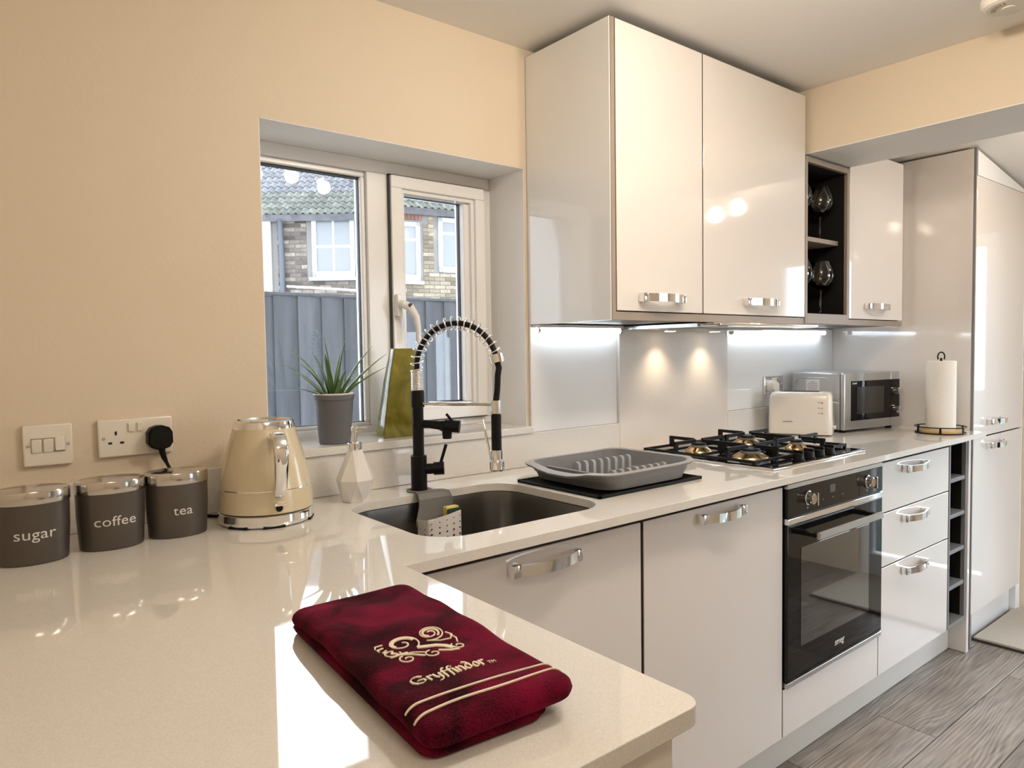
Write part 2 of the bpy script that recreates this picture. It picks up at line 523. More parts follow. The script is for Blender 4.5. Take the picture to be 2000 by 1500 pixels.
rbox(bm, XR, XR + 0.1, DY1, 0, 0, 2.4); rbox(bm, XR, XR + 0.1, YF, DY0, 0, 2.4); rbox(bm, XR, XR + 0.1, DY0, DY1, DZ, 2.4)
struct('wall_right', bm, 'wall_cream', 'cream painted end wall beyond the tall cabinet', smooth=0)
# ceiling: flat over the kitchen, sloped beyond the beam
bm = bmesh.new(); rbox(bm, XL - 0.1, 1.2, YF - 0.1, 0.1, ZC, ZC + 0.15)
struct('ceiling', bm, 'ceiling_white', 'flat white plaster ceiling over the kitchen', smooth=0)
bm = bmesh.new()
prism(bm, [(1.50, 2.136), (XR + 0.1, 1.960), (XR + 0.1, 2.3), (1.50, 2.3)], 'y', YF - 0.1, 0.1)
struct('ceiling_slope', bm, 'ceiling_white', 'sloping white ceiling beyond the beam', smooth=0)
bm = bmesh.new(); rbox(bm, 1.195, 1.513, YF, 0.0, 1.949, 2.30)
bm.faces.ensure_lookup_table()
o = struct('trim_1', bm, 'wall_cream', 'cream boxed beam crossing the ceiling', smooth=0)
bm = bmesh.new(); rbox(bm, 1.1955, 1.5125, YF, 0.0, 1.9465, 1.949); mk('beam_soffit', bm, 'paint_white', o, 0)
# white window reveal
bm = bmesh.new()
rbox(bm, XWL, XWR, 0.001, 0.17, ZWT - 0.002, ZWT + 0.001); rbox(bm, XWR - 0.002, XWR + 0.001, 0.001, 0.17, ZS, ZWT)
rbox(bm, XWL - 0.001, XWL + 0.002, 0.001, 0.17, ZS, ZWT)
struct('trim_2', bm, 'paint_white', 'white painted window reveal', smooth=0)
# window sill
bm = bmesh.new(); rbox(bm, XWL - 0.0, XWR + 0.004, -0.028, 0.17, ZS - 0.02, ZS, 0.002, 2)
struct('trim_3', bm, 'quartz', 'pale stone window sill')

# ---- window
w1 = sroot('window_1', (-0.235, 0.2, ZS), 'white plastic window with a fixed pane and an opening sash')
FY0, FY1 = 0.170, 0.235
bm = bmesh.new()
rbox(bm, XWL, XWR, FY0, FY1, 1.778, ZWT, 0.004, 2)                       # head
rbox(bm, XWL, XWR, FY0, FY1, ZS, 1.056, 0.004, 2)                        # foot
rbox(bm, XWL, -0.600, FY0, FY1, 1.0562, 1.7778, 0.001, 1)
rbox(bm, 0.132, XWR, FY0, FY1, 1.0562, 1.7778, 0.001, 1)
rbox(bm, -0.272, -0.205, FY0, FY1, 1.0562, 1.7778, 0.001, 1)          # mullion
mk('outer_frame', bm, 'upvc', w1, world=True)
bm = bmesh.new()   # glazing bead of the fixed light
for a in ((-0.600, -0.272, 1.763, 1.778), (-0.600, -0.272, 1.056, 1.066), (-0.600, -0.590, 1.066, 1.763), (-0.286, -0.272, 1.066, 1.763)):
    rbox(bm, a[0], a[1], FY0 + 0.012, FY1 - 0.01, a[2], a[3], 0.003, 1)
mk('glazing_bead', bm, 'upvc', w1, world=True)
def gasket(x0, x1, z0, z1, yy, par, w=0.004):
    bm = bmesh.new()
    for a in ((x0, x1, z1 - w * 1.6, z1), (x0, x1, z0, z0 + w), (x0, x0 + w, z0, z1), (x1 - w, x1, z0, z1)):
        rbox(bm, a[0], a[1], yy, yy + 0.012, a[2], a[3])
    mk('gasket', bm, 'gasket', par, 0, world=True)
gasket(-0.592, -0.284, 1.064, 1.764, 0.196, w1)
bm = bmesh.new(); rbox(bm, -0.591, -0.285, 0.205, 0.209, 1.065, 1.763); mk('pane', bm, 'pane_glass', w1, 0, world=True)
# sash
bm = bmesh.new()
SX0, SX1, SZ0, SZ1 = -0.207, 0.131, 1.057, 1.777
gx0, gx1, gz0, gz1 = -0.172, 0.061, 1.111, 1.730
def framebox(x0, x1, z0, z1, w, y0, y1, b=0.004):
    rbox(bm, x0, x1, y0, y1, z1 - w, z1, b, 2); rbox(bm, x0, x1, y0, y1, z0, z0 + w, b, 2)
    rbox(bm, x0, x0 + w, y0, y1, z0 + w, z1 - w, 0.001, 1); rbox(bm, x1 - w, x1, y0, y1, z0 + w, z1 - w, 0.001, 1)
framebox(SX0 + 0.002, SX1 - 0.002, SZ0 + 0.002, SZ1 - 0.002, 0.036, 0.150, 0.225)
sash = mk('sash', bm, 'upvc', w1, world=True)
bm = bmesh.new()
framebox(SX0 + 0.0355, SX1 - 0.0355, SZ0 + 0.0355, SZ1 - 0.0355, 0.014, 0.160, 0.222, 0.002)
rbox(bm, 0.085, 0.096, 0.163, 0.222, SZ0 + 0.05, SZ1 - 0.05, 0.002, 1)
rbox(bm, 0.062, 0.0845, 0.172, 0.222, SZ0 + 0.05, SZ1 - 0.05, 0.002, 1)
mk('sash_bead', bm, 'upvc', sash, world=True)
gasket(gx0 - 0.001, gx1 + 0.002, gz0 - 0.004, gz1 + 0.003, 0.196, sash)
gasket(SX0 - 0.001, SX1 + 0.001, SZ0 - 0.001, SZ1 + 0.001, 0.158, w1, 0.0025)
bm = bmesh.new(); rbox(bm, gx0, gx1, 0.205, 0.209, gz0, gz1); mk('sash_pane', bm, 'pane_glass', sash, 0, world=True)
# cockspur handle
bm = bmesh.new()
rbox(bm, -0.204, -0.186, 0.130, 0.151, 1.368, 1.432, 0.005, 2)
pts = [(-0.195, 0.132, 1.405), (-0.190, 0.118, 1.402), (-0.176, 0.106, 1.392), (-0.162, 0.098, 1.365), (-0.157, 0.096, 1.335), (-0.157, 0.096, 1.305), (-0.158, 0.097, 1.290)]
tube(bm, pts, [0.010, 0.012, 0.013, 0.010, 0.008, 0.008, 0.006], 12)
hd = mk('handle', bm, 'upvc', sash, world=True)
bm = bmesh.new(); lathe(bm, [(0.006, 0), (0.006, 0.003)], 16); xform(bm.verts, Matrix.Translation((-0.182, 0.098, 1.398)) @ Matrix.Rotation(math.radians(90), 4, 'X'))
mk('lock', bm, 'gasket', sash, world=True)

# ---- garden door in the right wall (lights the room from beyond the frame)
d1 = sroot('door_1', (XR + 0.05, (DY0 + DY1) / 2, 0), 'white framed glazed garden door')
bm = bmesh.new()
for a in ((DY0, DY0 + 0.06, 0, DZ), (DY1 - 0.06, DY1, 0, DZ)):
    rbox(bm, XR + 0.01, XR + 0.08, a[0], a[1], a[2], a[3], 0.003, 1)
rbox(bm, XR + 0.01, XR + 0.08, DY0 + 0.06, DY1 - 0.06, 0, 0.12, 0.003, 1); rbox(bm, XR + 0.01, XR + 0.08, DY0 + 0.06, DY1 - 0.06, DZ - 0.06, DZ, 0.003, 1)
rbox(bm, XR + 0.012, XR + 0.078, DY0 + 0.06, DY1 - 0.06, 0.78, 0.86, 0.003, 1)
mk('frame', bm, 'upvc', d1, world=True)
for a, b in ((0.115, 0.785), (0.855, DZ - 0.055)):
    bm = bmesh.new(); rbox(bm, XR + 0.04, XR + 0.044, DY0 + 0.055, DY1 - 0.055, a, b); mk('pane', bm, 'pane_glass', d1, 0, world=True)
# ---- unseen patio window, added behind the viewer to bring in more daylight
w2 = sroot('added_window', ((PX0 + PX1) / 2, YF - 0.05, 0.1), 'wide white framed patio window added unseen behind the viewer for daylight')
bm = bmesh.new()
for a in ((PX0, PX0 + 0.06, 0.1, PZ), (PX1 - 0.06, PX1, 0.1, PZ), ((PX0 + PX1) / 2 - 0.05, (PX0 + PX1) / 2 + 0.05, 0.1, PZ)):
    rbox(bm, a[0], a[1], YF - 0.08, YF - 0.01, a[2], a[3], 0.003, 1)
for a in ((PX0 + 0.06, (PX0 + PX1) / 2 - 0.05), ((PX0 + PX1) / 2 + 0.05, PX1 - 0.06)):
    rbox(bm, a[0], a[1], YF - 0.08, YF - 0.01, 0.1, 0.17, 0.003, 1); rbox(bm, a[0], a[1], YF - 0.08, YF - 0.01, PZ - 0.06, PZ, 0.003, 1)
mk('frame', bm, 'upvc', w2, world=True)
for a in ((PX0 + 0.055, (PX0 + PX1) / 2 - 0.045), ((PX0 + PX1) / 2 + 0.045, PX1 - 0.055)):
    bm = bmesh.new(); rbox(bm, a[0], a[1], YF - 0.05, YF - 0.046, 0.165, PZ - 0.055); mk('pane', bm, 'pane_glass', w2, 0, world=True)

# ================================================================== OUTSIDE
bm = bmesh.new(); rbox(bm, -14, 24, 0.27, 30, -0.25, -0.12); struct('ground', bm, 'concrete', 'pale concrete yard outside the window', smooth=0)
bm = bmesh.new(); rbox(bm, XR + 0.12, 24, -14, 0.26, -0.25, -0.12); rbox(bm, -14, XR + 0.12, -14, YF - 0.12, -0.25, -0.12); struct('ground_garden', bm, 'lawn', 'ground outside the garden door', smooth=0)
# fence
fz = 1.655
fn = thing('garden_fence', 'blue grey feather edge timber fence outside the window', 'fence', (1.2, 3.0, -0.12))
def brd():
    bm = bmesh.new(); prism(bm, [(0, 0), (0.185, 0.0), (0.185, -0.009), (0, -0.024)], 'z', 0, fz + 0.12)
    bmesh.ops.recalc_face_normals(bm, faces=bm.faces)
    me = bpy.data.meshes.new('board'); bm.to_mesh(me); bm.free(); me.materials.append(MATS['fence_wood']); return me
bmesh_board = brd()
for i in range(-13, 17):
    add('board', bmesh_board, fn, (i * 0.168 - 0.02, 0, random.uniform(-0.004, 0.0)), (math.radians(0.2), 0, 0))
bm = bmesh.new(); rbox(bm, -1.1, 4.1, 2.965, 3.03, fz, fz + 0.022, 0.003, 1); mk('capping_rail', bm, 'fence_wood', fn, world=True)
for zz in (0.4, 1.3):
    bm = bmesh.new(); rbox(bm, -1.1, 4.1, 3.005, 3.06, zz, zz + 0.08, 0.003, 1); mk('rail', bm, 'fence_wood', fn, world=True)

def brick_mesh(m, l=0.205, h=0.064):
    bm = bmesh.new(); rbox(bm, 0, l, -0.012, 0.09, 0, h, 0.004, 1)
    bmesh.ops.recalc_face_normals(bm, faces=bm.faces)
    me = bpy.data.meshes.new('brick'); bm.to_mesh(me); bm.free(); me.materials.append(MATS[m]); return me
def tile_mesh(m):
    """single pantile: wavy sheet 0.25 wide, 0.36 long along +Y, lying in XY"""
    bm = bmesh.new(); n = 8; top = []; bot = []
    for j in (0, 1):
        rt, rb = [], []
        for i in range(n + 1):
            x = 0.25 * i / n; z = 0.034 * math.sin(2 * PI * i / n) + (0.030 if j == 0 else 0)
            rt.append(bm.verts.new((x, 0.40 * j, z + 0.030))); rb.append(bm.verts.new((x, 0.40 * j, z)))
        top.append(rt); bot.append(rb)
    for i in range(n):
        bm.faces.new((top[0][i], top[0][i + 1], top[1][i + 1], top[1][i])); bm.faces.new((bot[0][i], bot[1][i], bot[1][i + 1], bot[0][i + 1]))
        bm.faces.new((top[0][i], bot[0][i], bot[0][i + 1], top[0][i + 1])); bm.faces.new((top[1][i], top[1][i + 1], bot[1][i + 1], bot[1][i]))
    bm.faces.new((top[0][0], top[1][0], bot[1][0], bot[0][0])); bm.faces.new((top[0][n], bot[0][n], bot[1][n], top[1][n]))
    bmesh.ops.recalc_face_normals(bm, faces=bm.faces)
    me = bpy.data.meshes.new('roof_tile'); bm.to_mesh(me); bm.free(); me.materials.append(MATS[m]); me.shade_smooth(); me.set_sharp_from_angle(angle=0.7); return me

def house(name, label, origin, ang, s0, s1, eave, bmatl, holes, bricks, rows, cols, gutter, tile_s0):
    """facade in local XZ plane (outer face y=0, front towards -Y)"""
    h = thing(name, label, 'house', (origin[0], origin[1], -0.12), ang)
    bm = bmesh.new(); rbox(bm, s0, s1, 0.0, 0.5, 0, eave + 0.02)
    mk('wall', bm, 'mortar', h, 0)
    me = brick_mesh(bmatl); hm = brick_mesh(bmatl, 0.0985)
    zz0, zz1, b0, b1 = bricks
    k = 0; z = zz0
    while z + 0.064 < zz1:
        x = b0 - (0.1075 if k % 2 else 0)
        while x < b1:
            ok = all(not (x + 0.205 > a - 0.0 and x < b + 0.0 and z + 0.064 > c and z < d) for a, b, c, d in holes)
            if ok: add('brick', me, h, (x, 0, z + 0.12))
            else:
                for xx in (x, x + 0.1075):
                    if all(not (xx + 0.0985 > a - 0.02 and xx < b + 0.02 and z + 0.064 > c and z < d) for a, b, c, d in holes):
                        add('brick', hm, h, (xx, 0, z + 0.12))
            x += 0.215
        z += 0.075; k += 1
    rf_pitch = math.radians(42)
    bm = bmesh.new(); L = 2.5
    prism(bm, [(-0.22, eave - 0.10), (-0.22 + L * math.cos(rf_pitch), eave - 0.10 + L * math.sin(rf_pitch)), (-0.22 + L * math.cos(rf_pitch) + 0.1, eave - 0.10 + L * math.sin(rf_pitch) - 0.15), (-0.1, eave - 0.2)], 'x', s0 - .1, s1 + .1)
    xform(bm.verts, Matrix.Translation((0, 0, 0.13)))
    roof = mk('roof', bm, 'tile_grey', h, 0)
    tg, tm = tile_mesh('tile_grey'), tile_mesh('tile_moss')
    for r in range(rows):
        for c in range(cols):
            u = 0.19 * r - 0.05
            add('roof_tile', tm if r < 4 else tg, roof, (tile_s0 + c * 0.130, -0.24 + u * math.cos(rf_pitch), eave + 0.035 + u * math.sin(rf_pitch) + random.uniform(0, .004)), (rf_pitch, 0, random.uniform(-.01, .01)), (0.54, 0.60, 0.6))
    bm = bmesh.new(); rbox(bm, s0, s1, -0.16, -0.03, eave - 0.13, eave - 0.01, 0.01, 1); xform(bm.verts, Matrix.Translation((0, 0, 0.12)))
    mk('gutter', bm, gutter, h)
    return h

def house_window(h, x0, x1, z0, z1, bars, sill=True):
    dz = 0.12
    bm = bmesh.new()
    f = 0.085
    for a in ((x0, x1, z1 - f, z1), (x0, x1, z0, z0 + f * 1.3), (x0, x0 + f, z0, z1), (x1 - f, x1, z0, z1)):
        rbox(bm, a[0], a[1], -0.03, 0.05, a[2] + dz, a[3] + dz, 0.005, 1)
    if sill: rbox(bm, x0 - 0.05, x1 + 0.05, -0.07, 0.05, z0 - 0.06 + dz, z0 + dz, 0.005, 1)
    w = mk('window', bm, 'house_frame', h)
    xs = [x0 + f] + [x0 + (x1 - x0) * b for b in bars[0]] + [x1 - f]
    zs = [z0 + f * 1.3] + [z0 + (z1 - z0) * b for b in bars[1]] + [z1 - f]
    for i in range(len(xs) - 1):
        for j in range(len(zs) - 1):
            bm = bmesh.new(); rbox(bm, xs[i] + (0.018 if i else 0), xs[i + 1] - (0.018 if i < len(xs) - 2 else 0), -0.005, 0.012, zs[j] + (0.025 if j else 0) + dz, zs[j + 1] - (0.025 if j < len(zs) - 2 else 0) + dz)
            mk('window_pane', bm, 'house_pane', w, 0)
    bm = bmesh.new(); rbox(bm, x0 + 0.03, x1 - 0.03, -0.004, 0.04, z0 + 0.03 + dz, z1 - 0.03 + dz); 
    mk('glazing_bars', bm, 'house_frame', w, 0)

# left house: gutter level in the picture, facade turned towards the kitchen
A1 = math.atan2(-0.63, 0.776)
h1 = house('terrace_house', 'dark brown brick house with grey pantile roof beyond the fence', (3.52, 11.37), A1, -6.0, 2.0, 3.86, 'brick_brown',
           [(0.89, 1.69, 2.60, 3.85), (-2.0, 0.17, 0, 5)], (2.15, 3.76, -0.05, 1.86), 12, 24, 'gutter_black', -1.15)
house_window(h1, 0.90, 1.68, 2.66, 3.78, ((0.5,), (0.5,)))
bm = bmesh.new(); rbox(bm, -6.0, 0.16, -0.05, 0.0, 0, 3.78 + 0.12, 0.004, 1); mk('rendered_bay', bm, 'render_white', h1)
bm = bmesh.new(); tube(bm, [(0.36, -0.10, 3.85), (0.37, -0.08, 3.0), (0.37, -0.08, 0.1)], 0.05, 12); mk('drainpipe', bm, 'pipe_grey', h1)
bm = bmesh.new(); tube(bm, [(0.45, -0.10, 2.62), (1.95, -0.10, 2.51)], 0.022, 8); mk('pipe', bm, 'house_frame', h1)
# right house
A2 = math.atan2(-0.215, 0.976)
h2 = house('terrace_house', 'yellow stock brick house with white fascia and red brick arch', (5.36, 9.83), A2, -0.30, 7.5, 3.98, 'brick_stock',
           [(-0.3, 0.51, 2.52, 3.66), (-0.3, 0.56, 3.64, 4.0), (0.85, 1.86, 2.75, 3.79)], (2.15, 3.84, -0.3, 1.75), 4, 14, 'house_frame', -0.3)
house_window(h2, -0.28, 0.50, 2.58, 3.66, ((0.42,), (0.70,)))
house_window(h2, 0.86, 1.85, 2.76, 3.78, ((), (0.72,)), False)
rm = brick_mesh('brick_red', 0.064, 0.20)
for i in range(11):
    add('arch_brick', rm, h2, (-0.26 + i * 0.074, -0.006, 3.70 + 0.12))
# pale rendered extension to the left (seen mirrored in the cabinet side)
bm = bmesh.new(); rbox(bm, -6, -1.6, 1.8, 2.1, -0.12, 3.4); rbox(bm, -6, -1.6, 2.1, 4.8, -0.12, 3.4)
ext = tag(mk('rendered_extension', bm, 'render_white', None, 0), 'white pebbledashed wall of a rear extension left of the window', 'wall')

# ================================================================== KITCHEN UNITS
YD = -0.600           # door faces
ZB, ZD, ZW = 0.143, 0.8675, 0.91
WT0 = 0.890           # underside of worktop

# handle meshes
def handle_mesh(w=0.165):
    bm = bmesh.new()
    N = 22; pts = []
    for i in range(N + 1):
        t = i / N; x = -w / 2 + w * t
        y = -0.017 - 0.020 * math.sin(PI * t) ** 0.9
        pts.append((x, y, 0))
    sec = [(-0.003, -0.0112), (0.003, -0.0112), (0.003, 0.0112), (-0.003, 0.0112)]
    sweep(bm, pts, sec, (0, 0, 1))
    for sx in (-1, 1):
        rbox(bm, sx * w / 2 - 0.011, sx * w / 2 + 0.011, -0.0235, 0.0, -0.0128, 0.0128, 0.003, 2)
    bmesh.ops.recalc_face_normals(bm, faces=bm.faces)
    me = bpy.data.meshes.new('handle'); bm.to_mesh(me); bm.free(); me.materials.append(MATS['chrome'])
    me.shade_smooth(); me.set_sharp_from_angle(angle=math.radians(40)); return me
HM = handle_mesh()
def put_handle(door, x, z, y=YD):
    l = root_inv(door) @ Vector((x, y, z))
    o = add('handle', HM, door, l); o['label'] = 'chrome bow handle'
    return o

def carcass(par, x0, x1, yb, yf, z0, z1, m='carcass_dark', t=0.016, top=False, name='carcass'):
    bm = bmesh.new()
    rbox(bm, x0, x0 + t, yf, yb, z0, z1); rbox(bm, x1 - t, x1, yf, yb, z0, z1)
    rbox(bm, x0 + t, x1 - t, yf, yb, z0, z0 + t); rbox(bm, x0 + t, x1 - t, yb - 0.008, yb, z0 + t, z1)
    if top: rbox(bm, x0 + t, x1 - t, yf, yb - 0.008, z1 - t, z1)
    return mk(name, bm, m, par, 0, world=True)

def panel(name, par, x0, x1, z0, z1, y=YD, t=0.018, m='gloss_cream', b=0.0012):
    bm = bmesh.new(); rbox(bm, x0, x1, y, y + 0.0035, z0, z1, b, 1)
    o = mk(name, bm, m, par, world=True)
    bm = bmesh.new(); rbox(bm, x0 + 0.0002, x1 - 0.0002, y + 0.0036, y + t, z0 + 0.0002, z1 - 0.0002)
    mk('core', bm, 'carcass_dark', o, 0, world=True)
    return o

g = 0.0028
# sink cabinet
c = thing('base_cabinet', 'gloss cream cabinet below the sink, wide door meeting the peninsula', 'cabinet', (-0.3, -0.3, ZB), 0, 'gloss base cabinets')
carcass(c, -0.655, -0.001, -0.025, YD + 0.02, ZB, 0.885)
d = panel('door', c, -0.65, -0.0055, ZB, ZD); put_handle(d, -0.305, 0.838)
# full height door (dishwasher position)
c = thing('base_cabinet', 'gloss cream full height door cabinet between sink cabinet and oven', 'cabinet', (0.3, -0.3, ZB), 0, 'gloss base cabinets')
carcass(c, 0.003, 0.597, -0.025, YD + 0.02, ZB, 0.885)
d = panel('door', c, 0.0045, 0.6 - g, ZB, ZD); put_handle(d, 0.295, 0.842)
# oven housing
c = thing('oven_cabinet', 'cream cabinet housing the built in oven with low drawer front', 'cabinet', (0.9, -0.3, ZB), 0, 'gloss base cabinets')
carcass(c, 0.601, 1.199, -0.025, YD + 0.02, ZB, 0.885)
bm = bmesh.new(); rbox(bm, 0.62, 1.18, -0.56, -0.04, 0.272, 0.288); mk('oven_shelf', bm, 'carcass_white', c, 0, world=True)
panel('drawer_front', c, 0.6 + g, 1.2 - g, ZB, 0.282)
# drawers
c = thing('drawer_unit', 'gloss white three drawer unit right of the oven', 'cabinet', (1.5, -0.3, ZB), 0, 'gloss base cabinets')
carcass(c, 1.202, 1.796, -0.025, YD + 0.02, ZB, 0.885)
for z0, z1 in ((0.697, ZD), (0.511, 0.693), (ZB, 0.507)):
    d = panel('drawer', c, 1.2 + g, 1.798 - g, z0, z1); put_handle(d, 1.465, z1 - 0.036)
# wine rack + end panel
c = thing('wine_rack', 'narrow open grey bottle rack of five cubbies beside the drawers', 'wine rack', (1.9, -0.3, ZB))
bm = bmesh.new()
rbox(bm, 1.802, 1.816, -0.60, -0.04, ZB, 0.883); rbox(bm, 1.972, 1.986, -0.60, -0.04, ZB, 0.883); rbox(bm, 1.816, 1.972, -0.60, -0.04, 0.871, 0.883)
rbox(bm, 1.816, 1.972, -0.60, -0.04, ZB, ZB + 0.016)
mk('frame', bm, 'carcass_grey', c, 0, world=True)
bm = bmesh.new(); rbox(bm, 1.8165, 1.818, -0.585, -0.05, ZB + 0.017, 0.87); rbox(bm, 1.970, 1.9715, -0.585, -0.05, ZB + 0.017, 0.87); rbox(bm, 1.818, 1.970, -0.05, -0.042, ZB + 0.017, 0.87)
mk('lining', bm, 'dark_interior', c, 0, world=True)
for i in range(1, 5):
    zz = ZB + 0.016 + i * 0.1425
    bm = bmesh.new(); rbox(bm, 1.8185, 1.9695, -0.598, -0.051, zz - 0.008, zz + 0.008, 0.001, 1); mk('shelf', bm, 'carcass_grey', c, world=True)
bm = bmesh.new(); rbox(bm, 1.989, 2.011, -0.605, -0.02, 0.001, 0.886, 0.001, 1)
tag(mk('end_panel', bm, 'gloss_cream'), 'pale floor standing end panel right of the bottle rack', 'panel')
# plinth
bm = bmesh.new(); rbox(bm, -0.64, 1.988, -0.538, -0.522, 0.001, ZB - 0.001, 0.001, 1)
tag(mk('plinth', bm, 'plinth'), 'long pale plinth board along the foot of the base cabinets', 'plinth')
# peninsula cabinet
c = thing('peninsula_cabinet', 'cream cabinet carrying the peninsula worktop in the foreground', 'cabinet', (-1.2, -0.9, 0))
carcass(c, -1.7, -0.70, -0.66, -1.205, 0.1, 0.885)
bm = bmesh.new(); rbox(bm, -0.699, -0.680, -1.205, -0.62, 0.02, 0.887, 0.001, 1); mk('side_panel', bm, 'gloss_cream', c, world=True)
bm = bmesh.new(); rbox(bm, -1.7, -0.680, -1.222, -1.207, 0.02, 0.887, 0.001, 1); mk('end_panel', bm, 'gloss_cream', c, world=True)

# worktop with sink cut-out
SK = (-0.532, -0.056, -0.556, -0.150, 0.085)
bm = bmesh.new()
def arc(cx, cy, r, a0, a1, n=8): return [(cx + r * math.cos(math.radians(a0 + (a1 - a0) * k / n)), cy + r * math.sin(math.radians(a0 + (a1 - a0) * k / n))) for k in range(n + 1)]
outer = [(XL + 0.001, -0.002), (2.045, -0.002), (2.045, -0.647), (-0.652, -0.647)]
PE = -1.247
outer += arc(-0.660 - 0.022, PE + 0.022, 0.022, 0, -90, 6) + [(XL + 0.001, PE)]
inner = rrect(SK[0], SK[1], SK[2], SK[3], SK[4], 8)
def loop(P): 
    vs = [bm.verts.new((x, y, ZW)) for x, y in P]
    return [bm.edges.new((vs[i], vs[(i + 1) % len(vs)])) for i in range(len(vs))]
es = loop(outer) + loop(inner)
f = bmesh.ops.triangle_fill(bm, edges=es, use_beauty=True)
faces = [x for x in f['geom'] if isinstance(x, bmesh.types.BMFace)]
bad = [x for x in faces if SK[0] + .02 < x.calc_center_median().x < SK[1] - .02 and SK[2] + .02 < x.calc_center_median().y < SK[3] - .02]
if bad: bmesh.ops.delete(bm, geom=bad, context='FACES')
r = bmesh.ops.extrude_face_region(bm, geom=list(bm.faces))
for v in r['geom']:
    if isinstance(v, bmesh.types.BMVert): v.co.z = WT0
wt = mk('worktop', bm, 'quartz')
md = wt.modifiers.new('bevel', 'BEVEL'); md.width = 0.0025; md.segments = 2; md.limit_method = 'ANGLE'; md.angle_limit = math.radians(60)
tag(wt, 'pale speckled quartz worktop with sink cut out and peninsula', 'worktop')
# upstand
bm = bmesh.new(); rbox(bm, XL + 0.001, 0.5625, -0.020, -0.001, ZW + 0.0005, 1.012, 0.0015, 1)
tag(mk('upstand', bm, 'quartz'), 'low quartz upstand under the window behind sink and canisters', 'upstand')
bm = bmesh.new(); rbox(bm, 1.1895, 2.044, -0.020, -0.001, ZW + 0.0005, 1.012, 0.0015, 1)
tag(mk('upstand', bm, 'quartz'), 'low quartz upstand behind toaster and microwave', 'upstand')
# splashbacks
bm = bmesh.new(); rbox(bm, 0.176, 0.5625, -0.009, -0.001, 1.0125, 1.342, 0.001, 1)
tag(mk('splashback', bm, 'gloss_pale'), 'white glass splashback panel between window and hob', 'splashback', 'splashback panels')
bm = bmesh.new(); rbox(bm, 0.563, 1.189, -0.020, -0.001, ZW + 0.0005, 1.342, 0.001, 1)
tag(mk('splashback', bm, 'stone_satin'), 'tall beige stone splashback panel behind the hob', 'splashback', 'splashback panels')
bm = bmesh.new(); rbox(bm, 1.1895, 2.045, -0.009, -0.001, 1.0125, 1.342, 0.001, 1)
tag(mk('splashback', bm, 'gloss_pale'), 'white glass splashback panel behind the microwave', 'splashback', 'splashback panels')

# sink
c = thing('sink', 'undermounted brushed steel sink bowl', 'sink', (-0.294, -0.353, 0.70))
bm = bmesh.new()
prev = None; rings = []
for off, z in ((0.012, WT0 - 0.001), (-0.004, WT0 - 0.001), (-0.006, WT0 - 0.02), (-0.012, 0.74), (-0.030, 0.715), (-0.06, 0.708)):
    P = rrect(SK[0] - off, SK[1] + off, SK[2] - off, SK[3] + off, max(SK[4] + off, 0.03), 8)
    rings.append([bm.verts.new((x, y, z)) for x, y in P])
for a, b in zip(rings, rings[1:]):
    for i in range(len(a)): bm.faces.new((a[i], a[(i + 1) % len(a)], b[(i + 1) % len(a)], b[i]))
bm.faces.new(rings[-1])
mk('bowl', bm, 'sink_steel', c, world=True)
bm = bmesh.new(); lathe(bm, [(0.045, 0), (0.045, 0.002), (0.036, 0.004), (0.0, 0.004)], 24, (-0.294, -0.353, 0.7085), cap1=False); mk('drain', bm, 'chrome', c, world=True)

# ---- oven
ov = thing('oven', 'built in black glass electric oven with steel trim under the hob', 'oven', (0.9, -0.3, 0.288))
OX0, OX1, OY = 0.604, 1.196, -0.612
bm = bmesh.new(); rbox(bm, 0.63, 1.17, -0.585, -0.06, 0.30, 0.86); mk('body', bm, 'carcass_grey', ov, 0, world=True)
bm = bmesh.new(); rbox(bm, OX0, OX1, OY, -0.590, 0.862, 0.876, 0.001, 1); mk('top_trim', bm, 'steel', ov, world=True)
bm = bmesh.new(); rbox(bm, OX0, OX1, OY, -0.590, 0.781, 0.8615, 0.001, 1)
cp = mk('control_panel', bm, 'black_glass', ov, world=True)
bm = bmesh.new(); rbox(bm, OX0 + 0.004, OX1 - 0.004, OY + 0.004, -0.59, 0.778, 0.781); mk('gap', bm, 'gasket', ov, 0, world=True)
bm = bmesh.new(); rbox(bm, OX0, OX1, OY - 0.003, -0.590, 0.760, 0.7775, 0.0015, 2); mk('middle_trim', bm, 'chrome', ov, world=True)
for kx in (0.712, 1.085):
    bm = bmesh.new(); lathe(bm, [(0.021, 0), (0.021, 0.004), (0.018, 0.006), (0.0165, 0.022), (0.015, 0.024), (0, 0.024)], 32, cap1=False)
    rbox(bm, -0.003, 0.003, -0.0185, 0.0185, 0.02, 0.033, 0.001, 1)
    xform(bm.verts, Matrix.Translation((kx, OY, 0.825)) @ Matrix.Rotation(PI / 2, 4, 'X')); mk('knob', bm, 'chrome', ov, world=True)
for kx in (0.712, 1.085):
    bm = bmesh.new(); rbox(bm, kx - 0.001, kx + 0.001, OY - 0.0006, OY, 0.793, 0.799); mk('knob_mark', bm, 'letter_white', cp, 0, world=True)
mat('display_grey', (0.10, 0.10, 0.105), 0.2)
bm = bmesh.new(); rbox(bm, 0.842, 0.875, OY - 0.0008, OY, 0.822, 0.846); mk('display', bm, 'display_grey', cp, 0, world=True)
for k in range(3):
    bm = bmesh.new(); rbox(bm, 0.80 + k * 0.06, 0.803 + k * 0.06, OY - 0.0006, OY, 0.806, 0.808); mk('button_mark', bm, 'letter_white', cp, 0, world=True)
# door
bm = bmesh.new(); rbox(bm, OX0, OX1, OY, -0.588, 0.306, 0.7585, 0.002, 2)
od = mk('door', bm, 'black_glass', ov, world=True)
